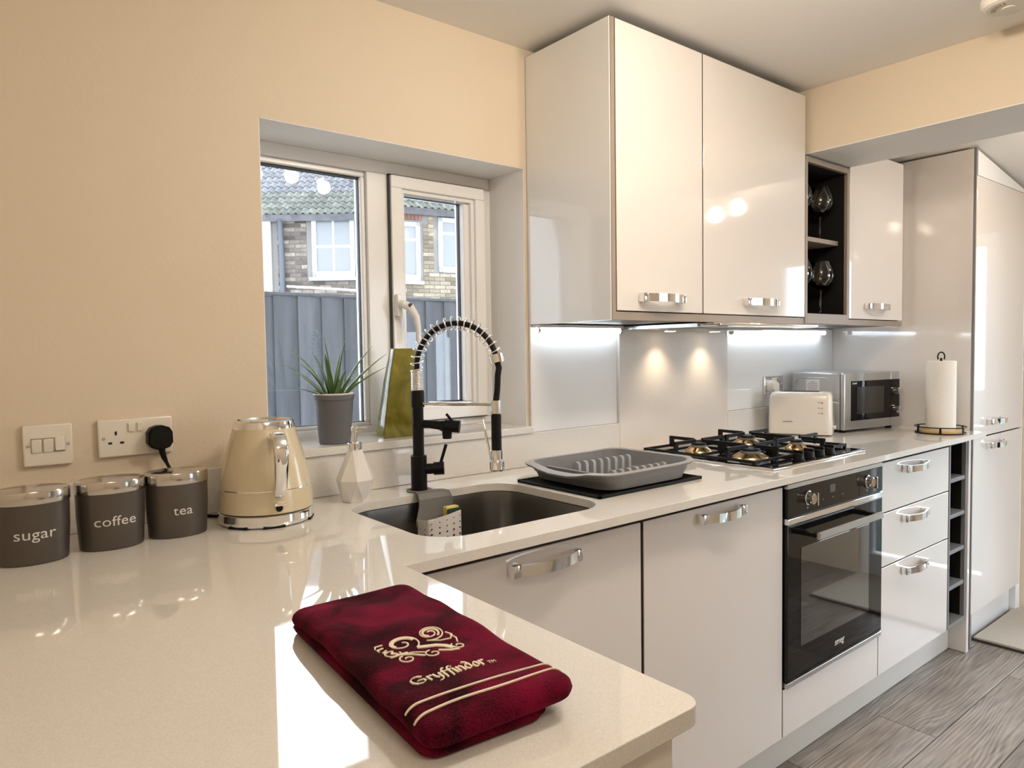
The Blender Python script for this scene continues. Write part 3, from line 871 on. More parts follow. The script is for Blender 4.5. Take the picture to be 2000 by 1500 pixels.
# inner window: slightly inset lighter pane seen through the glass
mat('oven_inside', (0.018, 0.018, 0.019), 0.03, spec=1.0, coat=1.0)
bm = bmesh.new(); rbox(bm, 0.675, 1.10, OY - 0.0012, OY + 0.002, 0.395, 0.685, 0.0005, 1); mk('viewing_window', bm, 'oven_inside', od, world=True)
bm = bmesh.new()
sec = [(-0.006, -0.010), (0.004, -0.010), (0.006, -0.006), (0.006, 0.008), (0.0, 0.011), (-0.006, 0.008)]
sweep(bm, [(0.690, OY - 0.046, 0.724), (1.085, OY - 0.046, 0.724)], sec, (0, 0, 1))
hb = mk('handle', bm, 'steel', od, world=True)
for kx in (0.702, 1.073):
    bm = bmesh.new(); rbox(bm, kx - 0.010, kx + 0.010, OY - 0.040, OY, 0.717, 0.731, 0.002, 1); mk('handle_bracket', bm, 'black_gloss', od, world=True)
bm = text_bm('smeg', 0.030, 0.0004, 0.95, 0.25); xform(bm.verts, Matrix.Translation((0.905, OY - 0.0004, 0.350)) @ Matrix.Rotation(PI / 2, 4, 'X')); mk('logo', bm, 'letter_white', od, 0, world=True)
bm = bmesh.new(); rbox(bm, OX0, OX1, OY, -0.59, 0.2885, 0.3035, 0.001, 1); mk('bottom_trim', bm, 'steel', ov, world=True)

# ---- wall cabinets
YC, ZCB, ZCT = -0.346, 1.369, 2.145
c = thing('wall_cabinet', 'narrow tall gloss cream wall cabinet nearest the window', 'cabinet', (0.38, -0.17, 1.343), 0, 'gloss wall cabinets')
carcass(c, 0.1955, 0.582, -0.002, YC + 0.02, 1.346, ZCT, top=True)
bm = bmesh.new(); rbox(bm, 0.176, 0.1790, YC + 0.002, -0.002, 1.343, ZCT, 0.0005, 1); mk('gloss_side', bm, 'gloss_pale', c, world=True)
bm = bmesh.new(); rbox(bm, 0.1792, 0.195, YC, -0.002, 1.343, ZCT, 0.0008, 1); mk('end_panel', bm, 'taupe', c, world=True)
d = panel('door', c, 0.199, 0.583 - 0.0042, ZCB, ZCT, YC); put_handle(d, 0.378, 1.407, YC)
c = thing('wall_cabinet', 'wide tall gloss cream wall cabinet over the hob', 'cabinet', (0.88, -0.17, 1.343), 0, 'gloss wall cabinets')
carcass(c, 0.584, 1.179, -0.002, YC + 0.02, 1.346, ZCT, top=True)
d = panel('door', c, 0.583 + 0.0018, 1.180 - g, ZCB, ZCT, YC); put_handle(d, 0.885, 1.411, YC)
c = thing('glass_shelf_unit', 'open taupe shelf unit with black interior for wine glasses', 'shelf', (1.34, -0.17, 1.343))
bm = bmesh.new()
for a in ((1.1815, 1.197, 1.346, 1.940), (1.489, 1.505, 1.346, 1.940), (1.197, 1.489, 1.346, 1.383), (1.197, 1.489, 1.920, 1.940)):
    rbox(bm, a[0], a[1], YC, -0.002, a[2], a[3], 0.0006, 1)
mk('frame', bm, 'taupe', c, world=True)
bm = bmesh.new()
rbox(bm, 1.1972, 1.199, YC + 0.012, -0.01, 1.3835, 1.9195); rbox(bm, 1.487, 1.4888, YC + 0.012, -0.01, 1.3835, 1.9195); rbox(bm, 1.199, 1.487, -0.014, -0.006, 1.3835, 1.9195)
rbox(bm, 1.199, 1.487, YC + 0.012, -0.014, 1.3832, 1.3848); rbox(bm, 1.199, 1.487, YC + 0.012, -0.014, 1.918, 1.9197)
mk('lining', bm, 'dark_interior', c, 0, world=True)
bm = bmesh.new(); rbox(bm, 1.1995, 1.4865, -0.312, -0.016, 1.650, 1.667, 0.0008, 1); sh = mk('shelf', bm, 'taupe', c, world=True)
c = thing('wall_cabinet', 'cream wall cabinet between glass shelf and tall unit', 'cabinet', (1.75, -0.17, 1.343), 0, 'gloss wall cabinets')
carcass(c, 1.5062, 1.985, -0.002, YC + 0.02, 1.346, 2.025, top=True)
d = panel('door', c, 1.5062 + g, 1.981, ZCB, 2.027, YC); put_handle(d, 1.725, 1.420, YC)
bm = bmesh.new(); rbox(bm, 0.1955, 1.985, YC + 0.004, YC + 0.019, 1.3435, 1.3665, 0.0006, 1)
tag(mk('light_pelmet', bm, 'taupe'), 'slim taupe rail under the wall cabinet doors', 'pelmet')
bm = bmesh.new(); rbox(bm, 1.987, 2.045, YC + 0.03, -0.002, 1.346, 2.03)
tag(mk('filler_panel', bm, 'gloss_cream', None, 0), 'cream filler strip between wall cabinet and tall unit', 'panel')

# ---- tall unit
c = thing('tall_cabinet', 'tall gloss white larder cabinet with two doors at the end', 'cabinet', (2.35, -0.3, 0))
bm = bmesh.new(); rbox(bm, 2.047, 2.065, -0.588, -0.002, 0.001, 2.052, 0.001, 1); mk('side_panel', bm, 'gloss_cream', c, world=True)
bm = bmesh.new(); rbox(bm, 2.0475, 2.0645, -0.598, -0.589, 0.001, 2.055, 0.0006, 1); mk('edge_strip', bm, 'carcass_grey', c, world=True)
carcass(c, 2.066, 2.66, -0.01, -0.578, ZB, 1.945, top=True)
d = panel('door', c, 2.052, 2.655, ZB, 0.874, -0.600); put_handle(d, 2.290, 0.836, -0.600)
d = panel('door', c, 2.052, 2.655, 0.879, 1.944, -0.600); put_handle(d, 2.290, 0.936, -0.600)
bm = bmesh.new(); prism(bm, [(2.0655, 1.949), (2.655, 1.949), (2.655, 1.966), (2.0655, 2.051)], 'y', -0.594, -0.575); mk('top_filler', bm, 'paint_white', c, 0, world=True)
bm = bmesh.new(); rbox(bm, 2.047, 2.66, -0.56, -0.545, 0.001, ZB - 0.002, 0.001, 1); mk('plinth', bm, 'gloss_pale', c, world=True)
# pipe boxing next to the tall unit closing to the wall
bm = bmesh.new(); rbox(bm, 2.662, XR - 0.001, -0.585, -0.002, 0.001, 1.955); tag(mk('pipe_boxing', bm, 'paint_white', None, 0), 'white boxed pipe casing between tall cabinet and wall', 'panel')

# ---- extractor hood
c = thing('extractor_hood', 'slim steel extractor hood under the wide wall cabinet', 'extractor hood', (0.88, -0.2, 1.33))
bm = bmesh.new(); rbox(bm, 0.590, 1.174, -0.320, -0.022, 1.328, 1.3425, 0.002, 1); mk('body', bm, 'steel', c, world=True)
bm = bmesh.new(); rbox(bm, 0.592, 1.172, -0.400, -0.3285, 1.330, 1.3400, 0.003, 2); mk('visor', bm, 'chrome', c, world=True)
bm = bmesh.new(); rbox(bm, 0.60, 1.16, -0.31, -0.16, 1.3262, 1.3278); mk('filter', bm, 'carcass_grey', c, 0, world=True)
for kx in (0.752, 1.012):
    bm = bmesh.new(); lathe(bm, [(0.026, -0.004), (0.026, 0.0)], 24, (kx, -0.085, 1.328)); mk('lamp_ring', bm, 'chrome', c, world=True)
    bm = bmesh.new(); lathe(bm, [(0.019, -0.0055), (0.019, -0.0042)], 24, (kx, -0.085, 1.328)); mk('lamp', bm, 'halogen', c, world=True)
    l = light('hood_light', 'SPOT', (kx, -0.085, 1.318), 2.6, (1.0, 0.80, 0.55), (kx, -0.055, 0.9), spot_size=math.radians(105), spot_blend=1.0, shadow_soft_size=0.012)
    l.location = root_inv(c) @ Vector(l.location); l.parent = c
# ---- under cabinet LED tubes
def led(name, x0, x1, label, power):
    t = thing(name, label, 'strip light', ((x0 + x1) / 2, -0.032, 1.33), 0, 'under cabinet strip lights')
    bm = bmesh.new(); rbox(bm, x0, x1, -0.046, -0.010, 1.3335, 1.3425, 0.001, 1); mk('housing', bm, 'paint_white', t, world=True)
    bm = bmesh.new(); tube(bm, [(x0 + 0.008, -0.032, 1.325), (x1 - 0.008, -0.032, 1.325)], 0.0085, 16); mk('tube', bm, 'led_tube', t, world=True)
    for xx in (x0, x1 - 0.008):
        bm = bmesh.new(); tube(bm, [(xx, -0.032, 1.325), (xx + 0.008, -0.032, 1.325)], 0.0105, 16); mk('end_cap', bm, 'chrome', t, world=True)
led('strip_light', 0.182, 0.556, 'lit white tube under the cabinet beside the window', 1)
led('strip_light', 1.192, 1.93, 'lit white tube under the cabinet above the microwave', 1)

# ================================================================== LAMPS
def spot_bar(label, plate, heads, nrm=(0, 0, 1), power=LAMP_W):
    t = thing('ceiling_spotlight', label, 'ceiling light', plate, 0, 'ceiling spotlight bars')
    P = Vector(plate)
    bm = bmesh.new(); lathe(bm, [(0.055, -0.022), (0.058, -0.018), (0.058, 0.0)], 32); mk('ceiling_plate', bm, 'chrome', t)
    for hx, hy, hz, tx, ty, tz in heads:
        h = Vector((hx, hy, hz)); d = (Vector((tx, ty, tz)) - h).normalized()
        q = d.to_track_quat('-Z', 'Y').to_matrix().to_4x4()
        bm = bmesh.new(); lathe(bm, [(0.012, 0.060), (0.020, 0.052), (0.028, 0.012), (0.030, 0.0), (0.027, 0.0), (0.0265, 0.004), (0.0205, 0.0052)], 24, cap1=False); xform(bm.verts, Matrix.Translation(h - P) @ q)
        k = mk('lamp_head', bm, 'chrome', t)
        bm = bmesh.new(); lathe(bm, [(0.020, 0.0035), (0.020, 0.006)], 24); xform(bm.verts, Matrix.Translation(h - P) @ q); mk('bulb', bm, 'bulb_warm', k)
        bm = bmesh.new(); b = h - d * 0.055 - P; tube(bm, [(0, 0, -0.015), (b.x * 0.5, b.y * 0.5, -0.02), (b.x, b.y, b.z)], 0.005, 8); mk('arm', bm, 'chrome', t)
        l = light('bulb_light', 'POINT', h + d * 0.035 - P, power, LAMP_WARM, shadow_soft_size=0.03); l.parent = t
spot_bar('chrome three head spotlight on the kitchen ceiling', (0.09, -1.12, ZC), [(-0.10, -1.10, 2.09, -0.5, -0.7, 0.9), (0.05, -1.09, 2.09, -0.10, -0.2, 1.2), (0.236, -1.18, 2.09, 0.6, -0.6, 0.9)])
spot_bar('chrome two head spotlight on the sloping ceiling beyond the beam', (1.96, -1.20, 2.067), [(1.93, -1.12, 1.99, 1.5, -0.7, 1.0), (1.98, -1.28, 1.99, 1.8, -1.2, 0.9)], power=LAMP_W * 0.55)

spot_bar('added chrome three head spotlight behind the peninsula, unseen fill light', (-0.95, -2.15, ZC), [(-1.12, -2.10, 2.09, -1.3, -1.0, 0.9), (-0.95, -2.20, 2.09, -0.9, -1.6, 0.9), (-0.78, -2.08, 2.09, -0.3, -1.2, 0.9)], power=LAMP_W * 0.4)  # out-of-view bar, added to even out the light on left wall and worktop

# ================================================================== LEFT WALL FITTINGS
c = thing('light_switch', 'cream three gang light switch on the wall above the sugar canister', 'switch', (-1.0765, 0, 1.092))
bm = bmesh.new(); rbox(bm, -0.0415, 0.0415, -0.011, -0.0005, -0.0405, 0.0405, 0.003, 2); mk('plate', bm, 'plastic_white', c)
for i in range(3):
    bm = bmesh.new(); rbox(bm, -0.0085, 0.0085, -0.0145, -0.010, -0.0135, 0.0135, 0.002, 2)
    xform(bm.verts, Matrix.Translation(((i - 1) * 0.0195, 0, 0)) @ Matrix.Rotation(math.radians(5 if i < 2 else -5), 4, 'X')); mk('rocker', bm, 'plastic_white', c)
    bm = bmesh.new(); rbox(bm, -0.0092, 0.0092, -0.0113, -0.0108, -0.0142, 0.0142); xform(bm.verts, Matrix.Translation(((i - 1) * 0.0195, 0, 0))); mk('rocker_gap', bm, 'taupe', c, 0)
for sx in (-1, 1):
    bm = bmesh.new(); lathe(bm, [(0.0035, 0), (0.003, 0.0012), (0, 0.0015)], 14, cap1=False); xform(bm.verts, Matrix.Translation((sx * 0.0335, -0.011, 0)) @ Matrix.Rotation(PI / 2, 4, 'X')); mk('screw', bm, 'lid_steel', c)

def socket(label, x, z, holes_left=True):
    c = thing('wall_socket', label, 'socket', (x, 0, z), 0, 'double wall sockets')
    y = -0.009 if x > 0.5 else 0.0
    c.location.y = y; ROOT[c.name] = Matrix.Translation(c.location)
    bm = bmesh.new(); rbox(bm, -0.0705, 0.0705, -0.011, -0.0005, -0.039, 0.039, 0.003, 2); mk('plate', bm, 'plastic_white' if x < 0 else 'chrome', c)
    for sx in (-0.009, 0.008):
        bm = bmesh.new(); rbox(bm, -0.006, 0.006, -0.0155, -0.010, -0.0095, 0.0095, 0.0015, 2); xform(bm.verts, Matrix.Translation((sx, 0, 0.0225)) @ Matrix.Rotation(math.radians(6), 4, 'X')); mk('rocker', bm, 'plastic_white', c)
    for cx in (-0.038, 0.038):
        for hx, hz, hw, hh in ((0, 0.010, 0.0022, 0.004), (-0.011, -0.010, 0.0036, 0.0022), (0.011, -0.010, 0.0036, 0.0022)):
            bm = bmesh.new(); rbox(bm, cx + hx - hw, cx + hx + hw, -0.0114, -0.0105, hz - hh, hz + hh); mk('pin_hole', bm, 'socket_hole', c, 0)
    for sx in (-0.0605, 0.0605):
        bm = bmesh.new(); lathe(bm, [(0.0035, 0), (0.003, 0.0012), (0, 0.0015)], 14, cap1=False); xform(bm.verts, Matrix.Translation((sx, -0.011, 0)) @ Matrix.Rotation(PI / 2, 4, 'X')); mk('screw', bm, 'lid_steel', c)
    return c
socket('cream double wall socket holding the black kettle plug', -0.920, 1.095)
socket('chrome double wall socket behind the toaster', 1.526, 1.103)
# kettle plug + cable
c = thing('kettle_plug', 'black mains plug and cable in the left wall socket', 'plug', (-0.878, -0.011, 1.09))
bm = bmesh.new()
P = [(-0.024, 0.012), (-0.018, 0.022), (-0.006, 0.0265), (0.006, 0.0265), (0.018, 0.022), (0.024, 0.012), (0.0245, -0.010), (0.018, -0.020), (0.007, -0.024), (-0.007, -0.024), (-0.018, -0.020), (-0.0245, -0.010)]
A = prism(bm, P, 'y', -0.0005, -0.022); B = prism(bm, [(x * 0.86, z * 0.86) for x, z in P], 'y', -0.021, -0.030)
mk('plug_body', bm, 'matte_black', c, 50)
bm = bmesh.new(); tube(bm, [(0.002, -0.018, -0.018), (0.003, -0.018, -0.030), (0.006, -0.018, -0.042), (0.010, -0.018, -0.052)], [0.007, 0.0062, 0.0055, 0.004], 12); mk('strain_relief', bm, 'rubber_black', c)
bm = bmesh.new(); tube(bm, [(0.009, -0.018, -0.050), (0.016, -0.02, -0.066), (0.026, -0.022, -0.09), (0.034, -0.024, -0.13), (0.042, -0.026, -0.165), (0.060, -0.030, -0.1755), (0.08, -0.04, -0.1760), (0.098, -0.060, -0.1760)], 0.0036, 10); mk('cable', bm, 'rubber_black', c)

c = thing('toaster_plug', 'white mains plug in the chrome socket behind the toaster', 'plug', (1.490, -0.020, 1.098), 0)
bm = bmesh.new(); prism(bm, P, 'y', -0.0005, -0.024); prism(bm, [(x * 0.8, z * 0.8) for x, z in P], 'y', -0.023, -0.034); mk('plug_body', bm, 'plastic_white', c, 50)

# ================================================================== CANISTERS
def canister(word, label, x, y, size):
    c = thing('canister', label, 'canister', (x, y, ZW + 0.0003), 0, 'oval storage canisters')
    a, b = 0.0585, 0.046
    e = b / a
    bm = bmesh.new(); lathe(bm, [(a * 0.90, 0), (a * 0.915, 0.0015), (a * 0.975, 0.06), (a * 0.985, 0.106)], 56, ey=e); mk('body', bm, 'canister_grey', c)
    bm = bmesh.new(); lathe(bm, [(a * 1.0, 0.104), (a * 1.01, 0.106), (a * 1.01, 0.122), (a * 0.985, 0.1255), (a * 0.93, 0.1265), (0.002, 0.1265)], 56, ey=e); mk('lid', bm, 'lid_steel', c)
    bm = text_bm(word, size, 0.0002, 1.02)
    for v in bm.verts:
        tx, ty, tz = v.co; tx *= 1.10
        zz = 0.053 + ty
        k = 0.915 + 0.06 * min(zz, 0.06) / 0.06
        aa, bb = a * k, b * k
        xx = max(-aa * 0.99, min(aa * 0.99, tx))
        v.co = (xx, -bb * math.sqrt(1 - (xx / aa) ** 2) - 0.0004 - (tz + 0.0002), zz)
    mk('lettering', bm, 'letter_white', c, 0)
canister('sugar', 'grey oval canister lettered sugar, leftmost of the three', -1.123, -0.182, 0.026)
canister('coffee', 'grey oval canister lettered coffee, the middle one', -0.998, -0.166, 0.0255)
canister('tea', 'grey oval canister lettered tea, next to the kettle', -0.880, -0.156, 0.0255)

# ================================================================== KETTLE
c = thing('kettle', 'cream cone shaped electric kettle with chrome handle and lid rim', 'kettle', (-0.703, -0.158, ZW + 0.0003), math.radians(-5))
bm = bmesh.new(); lathe(bm, [(0.088, 0), (0.0945, 0.003), (0.0970, 0.010), (0.0965, 0.024), (0.094, 0.026)], 64)
mk('power_base', bm, 'chrome', c)
for k in (0, 1.6, 4):
    bm = bmesh.new(); t = -PI / 2 + (k - 1.8) * 0.5; rbox(bm, -0.022, 0.022, -0.0955, -0.080, 0.0, 0.0045, 0.001, 1); xform(bm.verts, Matrix.Rotation(t + PI / 2, 4, 'Z')); mk('base_slot', bm, 'rubber_black', c)
bm = bmesh.new(); lathe(bm, [(0.0935, 0.0258), (0.0935, 0.0285)], 64); mk('base_gap', bm, 'rubber_black', c)
bm = bmesh.new(); lathe(bm, [(0.0960, 0.0285), (0.0975, 0.031), (0.0965, 0.052), (0.0945, 0.0745)], 64); mk('lower_body', bm, 'kettle_cream', c)
bm = bmesh.new(); lathe(bm, [(0.0942, 0.0740), (0.0946, 0.0750), (0.0942, 0.0765)], 64); mk('seam_ring', bm, 'chrome', c)
bm = bmesh.new(); lathe(bm, [(0.0935, 0.0762), (0.0920, 0.085), (0.0865, 0.115), (0.0775, 0.150), (0.0690, 0.178), (0.0635, 0.199)], 64); mk('body', bm, 'kettle_cream', c)
bm = bmesh.new(); lathe(bm, [(0.0640, 0.1985), (0.0630, 0.205), (0.0605, 0.213), (0.0585, 0.2155), (0.0545, 0.2155), (0.0525, 0.212), (0.020, 0.213), (0.002, 0.213)], 64); mk('lid', bm, 'chrome', c)
bm = bmesh.new(); prism(bm, [(-0.016, 0.060), (0.016, 0.060), (0.0, 0.092)], 'z', 0.165, 0.205); mk('spout', bm, 'kettle_cream', c)
# handle on -Y
bm = bmesh.new()
hp = [(0, -0.066, 0.178), (0, -0.086, 0.1875), (0, -0.104, 0.186), (0, -0.117, 0.176), (0, -0.122, 0.158), (0, -0.121, 0.135), (0, -0.117, 0.110), (0, -0.111, 0.088), (0, -0.104, 0.074), (0, -0.095, 0.068)]
rings = []
for i, p in enumerate(hp):
    pp = Vector(p); t = (Vector(hp[min(i + 1, len(hp) - 1)]) - Vector(hp[max(i - 1, 0)])).normalized(); n = Vector((1, 0, 0)).cross(t)
    w = [0.012, 0.0135, 0.0145, 0.015, 0.0148, 0.014, 0.013, 0.0125, 0.012, 0.011][i]; h = 0.0085
    rings.append([bm.verts.new(pp + Vector((1, 0, 0)) * w * math.copysign(abs(math.cos(a)) ** 0.6, math.cos(a)) + n * h * math.copysign(abs(math.sin(a)) ** 0.6, math.sin(a))) for a in [2 * PI * k / 20 for k in range(20)]])
for a, b in zip(rings, rings[1:]):
    for k in range(20): bm.faces.new((a[k], a[(k + 1) % 20], b[(k + 1) % 20], b[k]))
bm.faces.new(rings[0][::-1]); bm.faces.new(rings[-1])
mk('handle', bm, 'chrome', c, 60)
bm = bmesh.new(); rbox(bm, -0.012, 0.012, -0.108, -0.095, 0.0465, 0.051, 0.0015, 2); k = mk('switch', bm, 'chrome', c)
bm = bmesh.new(); lathe(bm, [(0.007, 0), (0.007, 0.003)], 16); xform(bm.verts, Matrix.Translation((0, -0.0960, 0.041)) @ Matrix.Rotation(PI / 2, 4, 'X')); mk('switch_recess', bm, 'rubber_black', c)

# ================================================================== SOAP DISPENSER
c = thing('soap_dispenser', 'white faceted ceramic soap dispenser with chrome pump', 'soap dispenser', (-0.470, -0.112, ZW + 0.0003), 0.3)
bm = bmesh.new()
def ring(r, z, n, rot): return [bm.verts.new((r * math.cos(2 * PI * (i + rot) / n), r * math.sin(2 * PI * (i + rot) / n), z)) for i in range(n)]
R0, R1, R2 = ring(0.033, 0, 7, 0), ring(0.0465, 0.052, 7, 0.5), ring(0.0165, 0.124, 7, 0)
for i in range(7):
    j = (i + 1) % 7
    bm.faces.new((R0[i], R0[j], R1[i])); bm.faces.new((R1[i], R0[j], R1[j]))
    bm.faces.new((R1[i], R2[j], R2[i])) if False else bm.faces.new((R1[i - 1], R1[i], R2[i])); bm.faces.new((R1[i], R2[j], R2[i]))
bm.faces.new(R0[::-1]); bm.faces.new(R2)
mk('bottle', bm, 'soap_white', c, 0)
bm = bmesh.new(); lathe(bm, [(0.0165, 0.1235), (0.0175, 0.126), (0.0175, 0.138), (0.016, 0.140), (0.006, 0.141), (0.006, 0.165), (0.0085, 0.168), (0.0085, 0.176), (0.005, 0.179), (0.001, 0.179)], 28); mk('pump', bm, 'chrome', c)
bm = bmesh.new(); tube(bm, [(0, 0, 0.173), (0.020, -0.012, 0.174), (0.026, -0.0155, 0.172)], [0.004, 0.0036, 0.003], 10); xform(bm.verts, Matrix.Rotation(-0.3 + 0.1, 4, 'Z')); mk('spout', bm, 'chrome', c)

# ================================================================== TAP
TX, TY = -0.295, -0.116
c = thing('kitchen_tap', 'matte black pull down kitchen tap with open chrome spring', 'tap', (TX, TY, ZW + 0.0003))
dv = Vector((0.507, -0.862, 0)); RCH = 0.214
Z0 = -ZW - 0.0003
def zz(z): return z + Z0
bm = bmesh.new(); lathe(bm, [(0.0205, 0), (0.0205, zz(1.000)), (0.0185, zz(1.002))], 32); mk('valve_body', bm, 'matte_black', c)
bm = bmesh.new(); lathe(bm, [(0.0142, zz(1.0005)), (0.0142, zz(1.124)), (0.0172, zz(1.1245)), (0.0172, zz(1.165)), (0.0155, zz(1.167))], 32); mk('riser', bm, 'matte_black', c)
# hose arc path in the tap plane
AP = []
s0, zb, zt = 0.0, 1.215, 1.334
n = 40
arcp = []
for i in range(n + 1):
    t = i / n
    ang = PI * t * 0.93
    rad = RCH / 2 * 1.02
    x = rad - rad * math.cos(ang); z = 1.228 + 0.106 * math.sin(ang)
    arcp.append((x, z))
lead = [(0.0, 1.168), (0.0, 1.19), (0.0, 1.21)]
path2 = lead + arcp
end = arcp[-1]
path3 = [Vector((dv.x * x, dv.y * x, zz(z))) for x, z in path2]
bm = bmesh.new(); tube(bm, path3, 0.0068, 14); mk('hose', bm, 'rubber_black', c)
# dense spring
def coil(pts, turns, r, wire):
    fr = frames(pts); N = turns * 14
    L = [0]
    for a, b in zip(fr, fr[1:]): L.append(L[-1] + (b[0] - a[0]).length)
    out = []
    for k in range(N + 1):
        s = L[-1] * k / N
        i = max(j for j in range(len(L)) if L[j] <= s + 1e-9); i = min(i, len(L) - 2)
        f = (s - L[i]) / (L[i + 1] - L[i])
        p = fr[i][0].lerp(fr[i + 1][0], f); nn = fr[i][2].lerp(fr[i + 1][2], f); bb = fr[i][3].lerp(fr[i + 1][3], f)
        a = 2 * PI * turns * k / N
        out.append(p + (nn * math.cos(a) + bb * math.sin(a)) * r)
    bm = bmesh.new(); tube(bm, out, wire, 6); return bm
mk('spring_base', coil([Vector((0, 0, zz(1.167))), Vector((0, 0, zz(1.19))), Vector((0, 0, zz(1.217)))], 13, 0.0142, 0.0019), 'chrome', c, 60)
mk('spring', coil(path3[2:], 19, 0.0162, 0.0017), 'chrome', c, 60)
# ferrule, lower hose and spray
ex, ez = end
def at(s, z): return Vector((dv.x * s, dv.y * s, zz(z)))
tdir = (path3[-1] - path3[-2]).normalized()
bm = bmesh.new(); e0 = path3[-1]; tube(bm, [e0 - tdir * 0.004, e0 + tdir * 0.016], 0.0165, 24); mk('ferrule', bm, 'chrome', c)
e1 = e0 + tdir * 0.014
bm = bmesh.new(); tube(bm, [e1, e1 + tdir * 0.015, at(RCH + 0.006, 1.205), at(RCH + 0.004, 1.17), at(RCH, 1.140)], 0.0075, 14); mk('lower_hose', bm, 'rubber_black', c)
bm = bmesh.new(); tube(bm, [at(0.012, 1.134), at(RCH - 0.012, 1.134)], 0.0046, 14); mk('docking_arm', bm, 'chrome', c)
bm = bmesh.new(); tube(bm, [at(RCH, 1.112), at(RCH, 1.144)], 0.0135, 24); mk('docking_clip', bm, 'chrome', c)
bm = bmesh.new(); tube(bm, [at(RCH, 1.108), at(RCH, 1.112)], 0.011, 24); tube(bm, [at(RCH, 1.022), at(RCH, 1.108)], 0.0125, 24); mk('spray_grip', bm, 'matte_black', c)
bm = bmesh.new(); tube(bm, [at(RCH, 0.998), at(RCH, 1.023)], 0.0145, 24); tube(bm, [at(RCH, 0.972), at(RCH, 0.976), at(RCH, 0.994), at(RCH, 0.999)], [0.0165, 0.0185, 0.0185, 0.0165], 24); mk('spray_head', bm, 'chrome', c)
bm = bmesh.new(); q = at(RCH, 1.0); sd = Vector((-0.776, 0.63, 0)); tube(bm, [q + sd * 0.013, q + sd * 0.020 + Vector((0, 0, 0.03)), q + sd * 0.034 + Vector((0, 0, 0.098))], [0.003, 0.0028, 0.0024], 8); mk('spray_lever', bm, 'chrome', c)
# side spout (pot filler)
d2 = Vector((0.72, -0.69, 0)).normalized()
def a2(s, z): return Vector((d2.x * s, d2.y * s, zz(z)))
bm = bmesh.new(); tube(bm, [a2(0.0, 1.082), a2(0.03, 1.081), a2(0.055, 1.078), a2(0.068, 1.076)], [0.0105, 0.0105, 0.0120, 0.016], 20)
tube(bm, [a2(0.074, 1.082), a2(0.074, 1.066), a2(0.074, 1.044)], [0.0155, 0.0135, 0.0112], 20)
mk('side_spout', bm, 'matte_black', c)
bm = bmesh.new(); tube(bm, [a2(0.070, 1.077), a2(0.107, 1.074)], 0.0160, 24); mk('side_valve', bm, 'matte_black', c)
bm = bmesh.new(); b0 = a2(0.093, 1.083); tube(bm, [b0, b0 + Vector((-0.016, 0.012, 0.024))], 0.0034, 10); mk('side_lever', bm, 'matte_black', c)
# mixer lever
d3 = Vector((0.80, -0.60, 0)).normalized()
def a3(s, z): return Vector((d3.x * s, d3.y * s, zz(z)))
bm = bmesh.new(); tube(bm, [a3(0.010, 0.966), a3(0.040, 0.967)], 0.0135, 24); tube(bm, [a3(0.038, 0.967), a3(0.064, 0.968)], 0.0168, 24); mk('mixer_valve', bm, 'matte_black', c)
bm = bmesh.new(); tube(bm, [a3(0.055, 0.980), a3(0.070, 1.028)], 0.0042, 12); mk('mixer_lever', bm, 'matte_black', c)

# ================================================================== SINK CADDY
c = thing('sink_caddy', 'grey silicone caddy strapped round the tap hanging into the sink', 'sink caddy', (TX, TY, ZW + 0.0005))
bm = bmesh.new()
# strap: collar plate round the tap then over the sink edge
lathe(bm, [(0.0225, 0.0), (0.033, 0.0), (0.033, 0.0035), (0.0225, 0.0035)], 32, cap0=False, cap1=False)
mk('collar', bm, 'caddy_grey', c)
sp = [(0.0, -0.024, 0.0045), (0.004, -0.040, 0.0060), (0.008, -0.052, 0.0030), (0.010, -0.058, -0.010), (0.010, -0.059, -0.026), (0.006, -0.060, -0.045), (0.0, -0.064, -0.060), (0.0, -0.066, -0.072)]
bm = bmesh.new(); rows = []
hw = [0.030, 0.040, 0.046, 0.048, 0.049, 0.050, 0.051, 0.051]
for (x, y, z), w in zip(sp, hw):
    rows.append([[bm.verts.new((x + w * (2 * k / 8 - 1), y - dy, z)) for k in range(9)] for dy in (0, 0.003)])
for a, b in zip(rows, rows[1:]):
    for k in range(8):
        for s in (0, 1): bm.faces.new((a[s][k], a[s][k + 1], b[s][k + 1], b[s][k]))
    for k in (0, 8): bm.faces.new((a[0][k], a[1][k], b[1][k], b[0][k]))
for a in (rows[0], rows[-1]):
    for k in range(8): bm.faces.new((a[0][k], a[0][k + 1], a[1][k + 1], a[1][k]))
mk('strap', bm, 'caddy_grey', c)
# perforated basket: front and two sides as one bent panel with real holes
bm = bmesh.new()
NC, NR = 9, 5
Lw = 0.185; H = 0.085
def bend(u, v):
    """u along the panel 0..1, v height 0..1 -> world local"""
    s = (u - 0.5) * Lw
    half = 0.047
    if abs(s) < half: x, y = s, -0.112 - 0.006 * math.cos(s / half * PI / 2)
    else:
        k = abs(s) - half; x = math.copysign(half + 0.004 * math.sin(min(k / 0.02, 1) * PI / 2), s); y = -0.112 + k
    dip = 0.020 * max(0, 1 - abs(u - 0.30) / 0.5) if False else 0
    top = -0.030 - 0.026 * (1 - u) * (1 if u < .8 else 1) + (-0.016 * (u - 0.72) / 0.28 if u > 0.72 else 0)
    z = -0.118 + v * (top + 0.118)
    return Vector((x + 0.004, y, z))
cache = {}
def vt(u, v):
    k = (round(u, 5), round(v, 5))
    if k not in cache: cache[k] = bm.verts.new(bend(u, v))
    return cache[k]
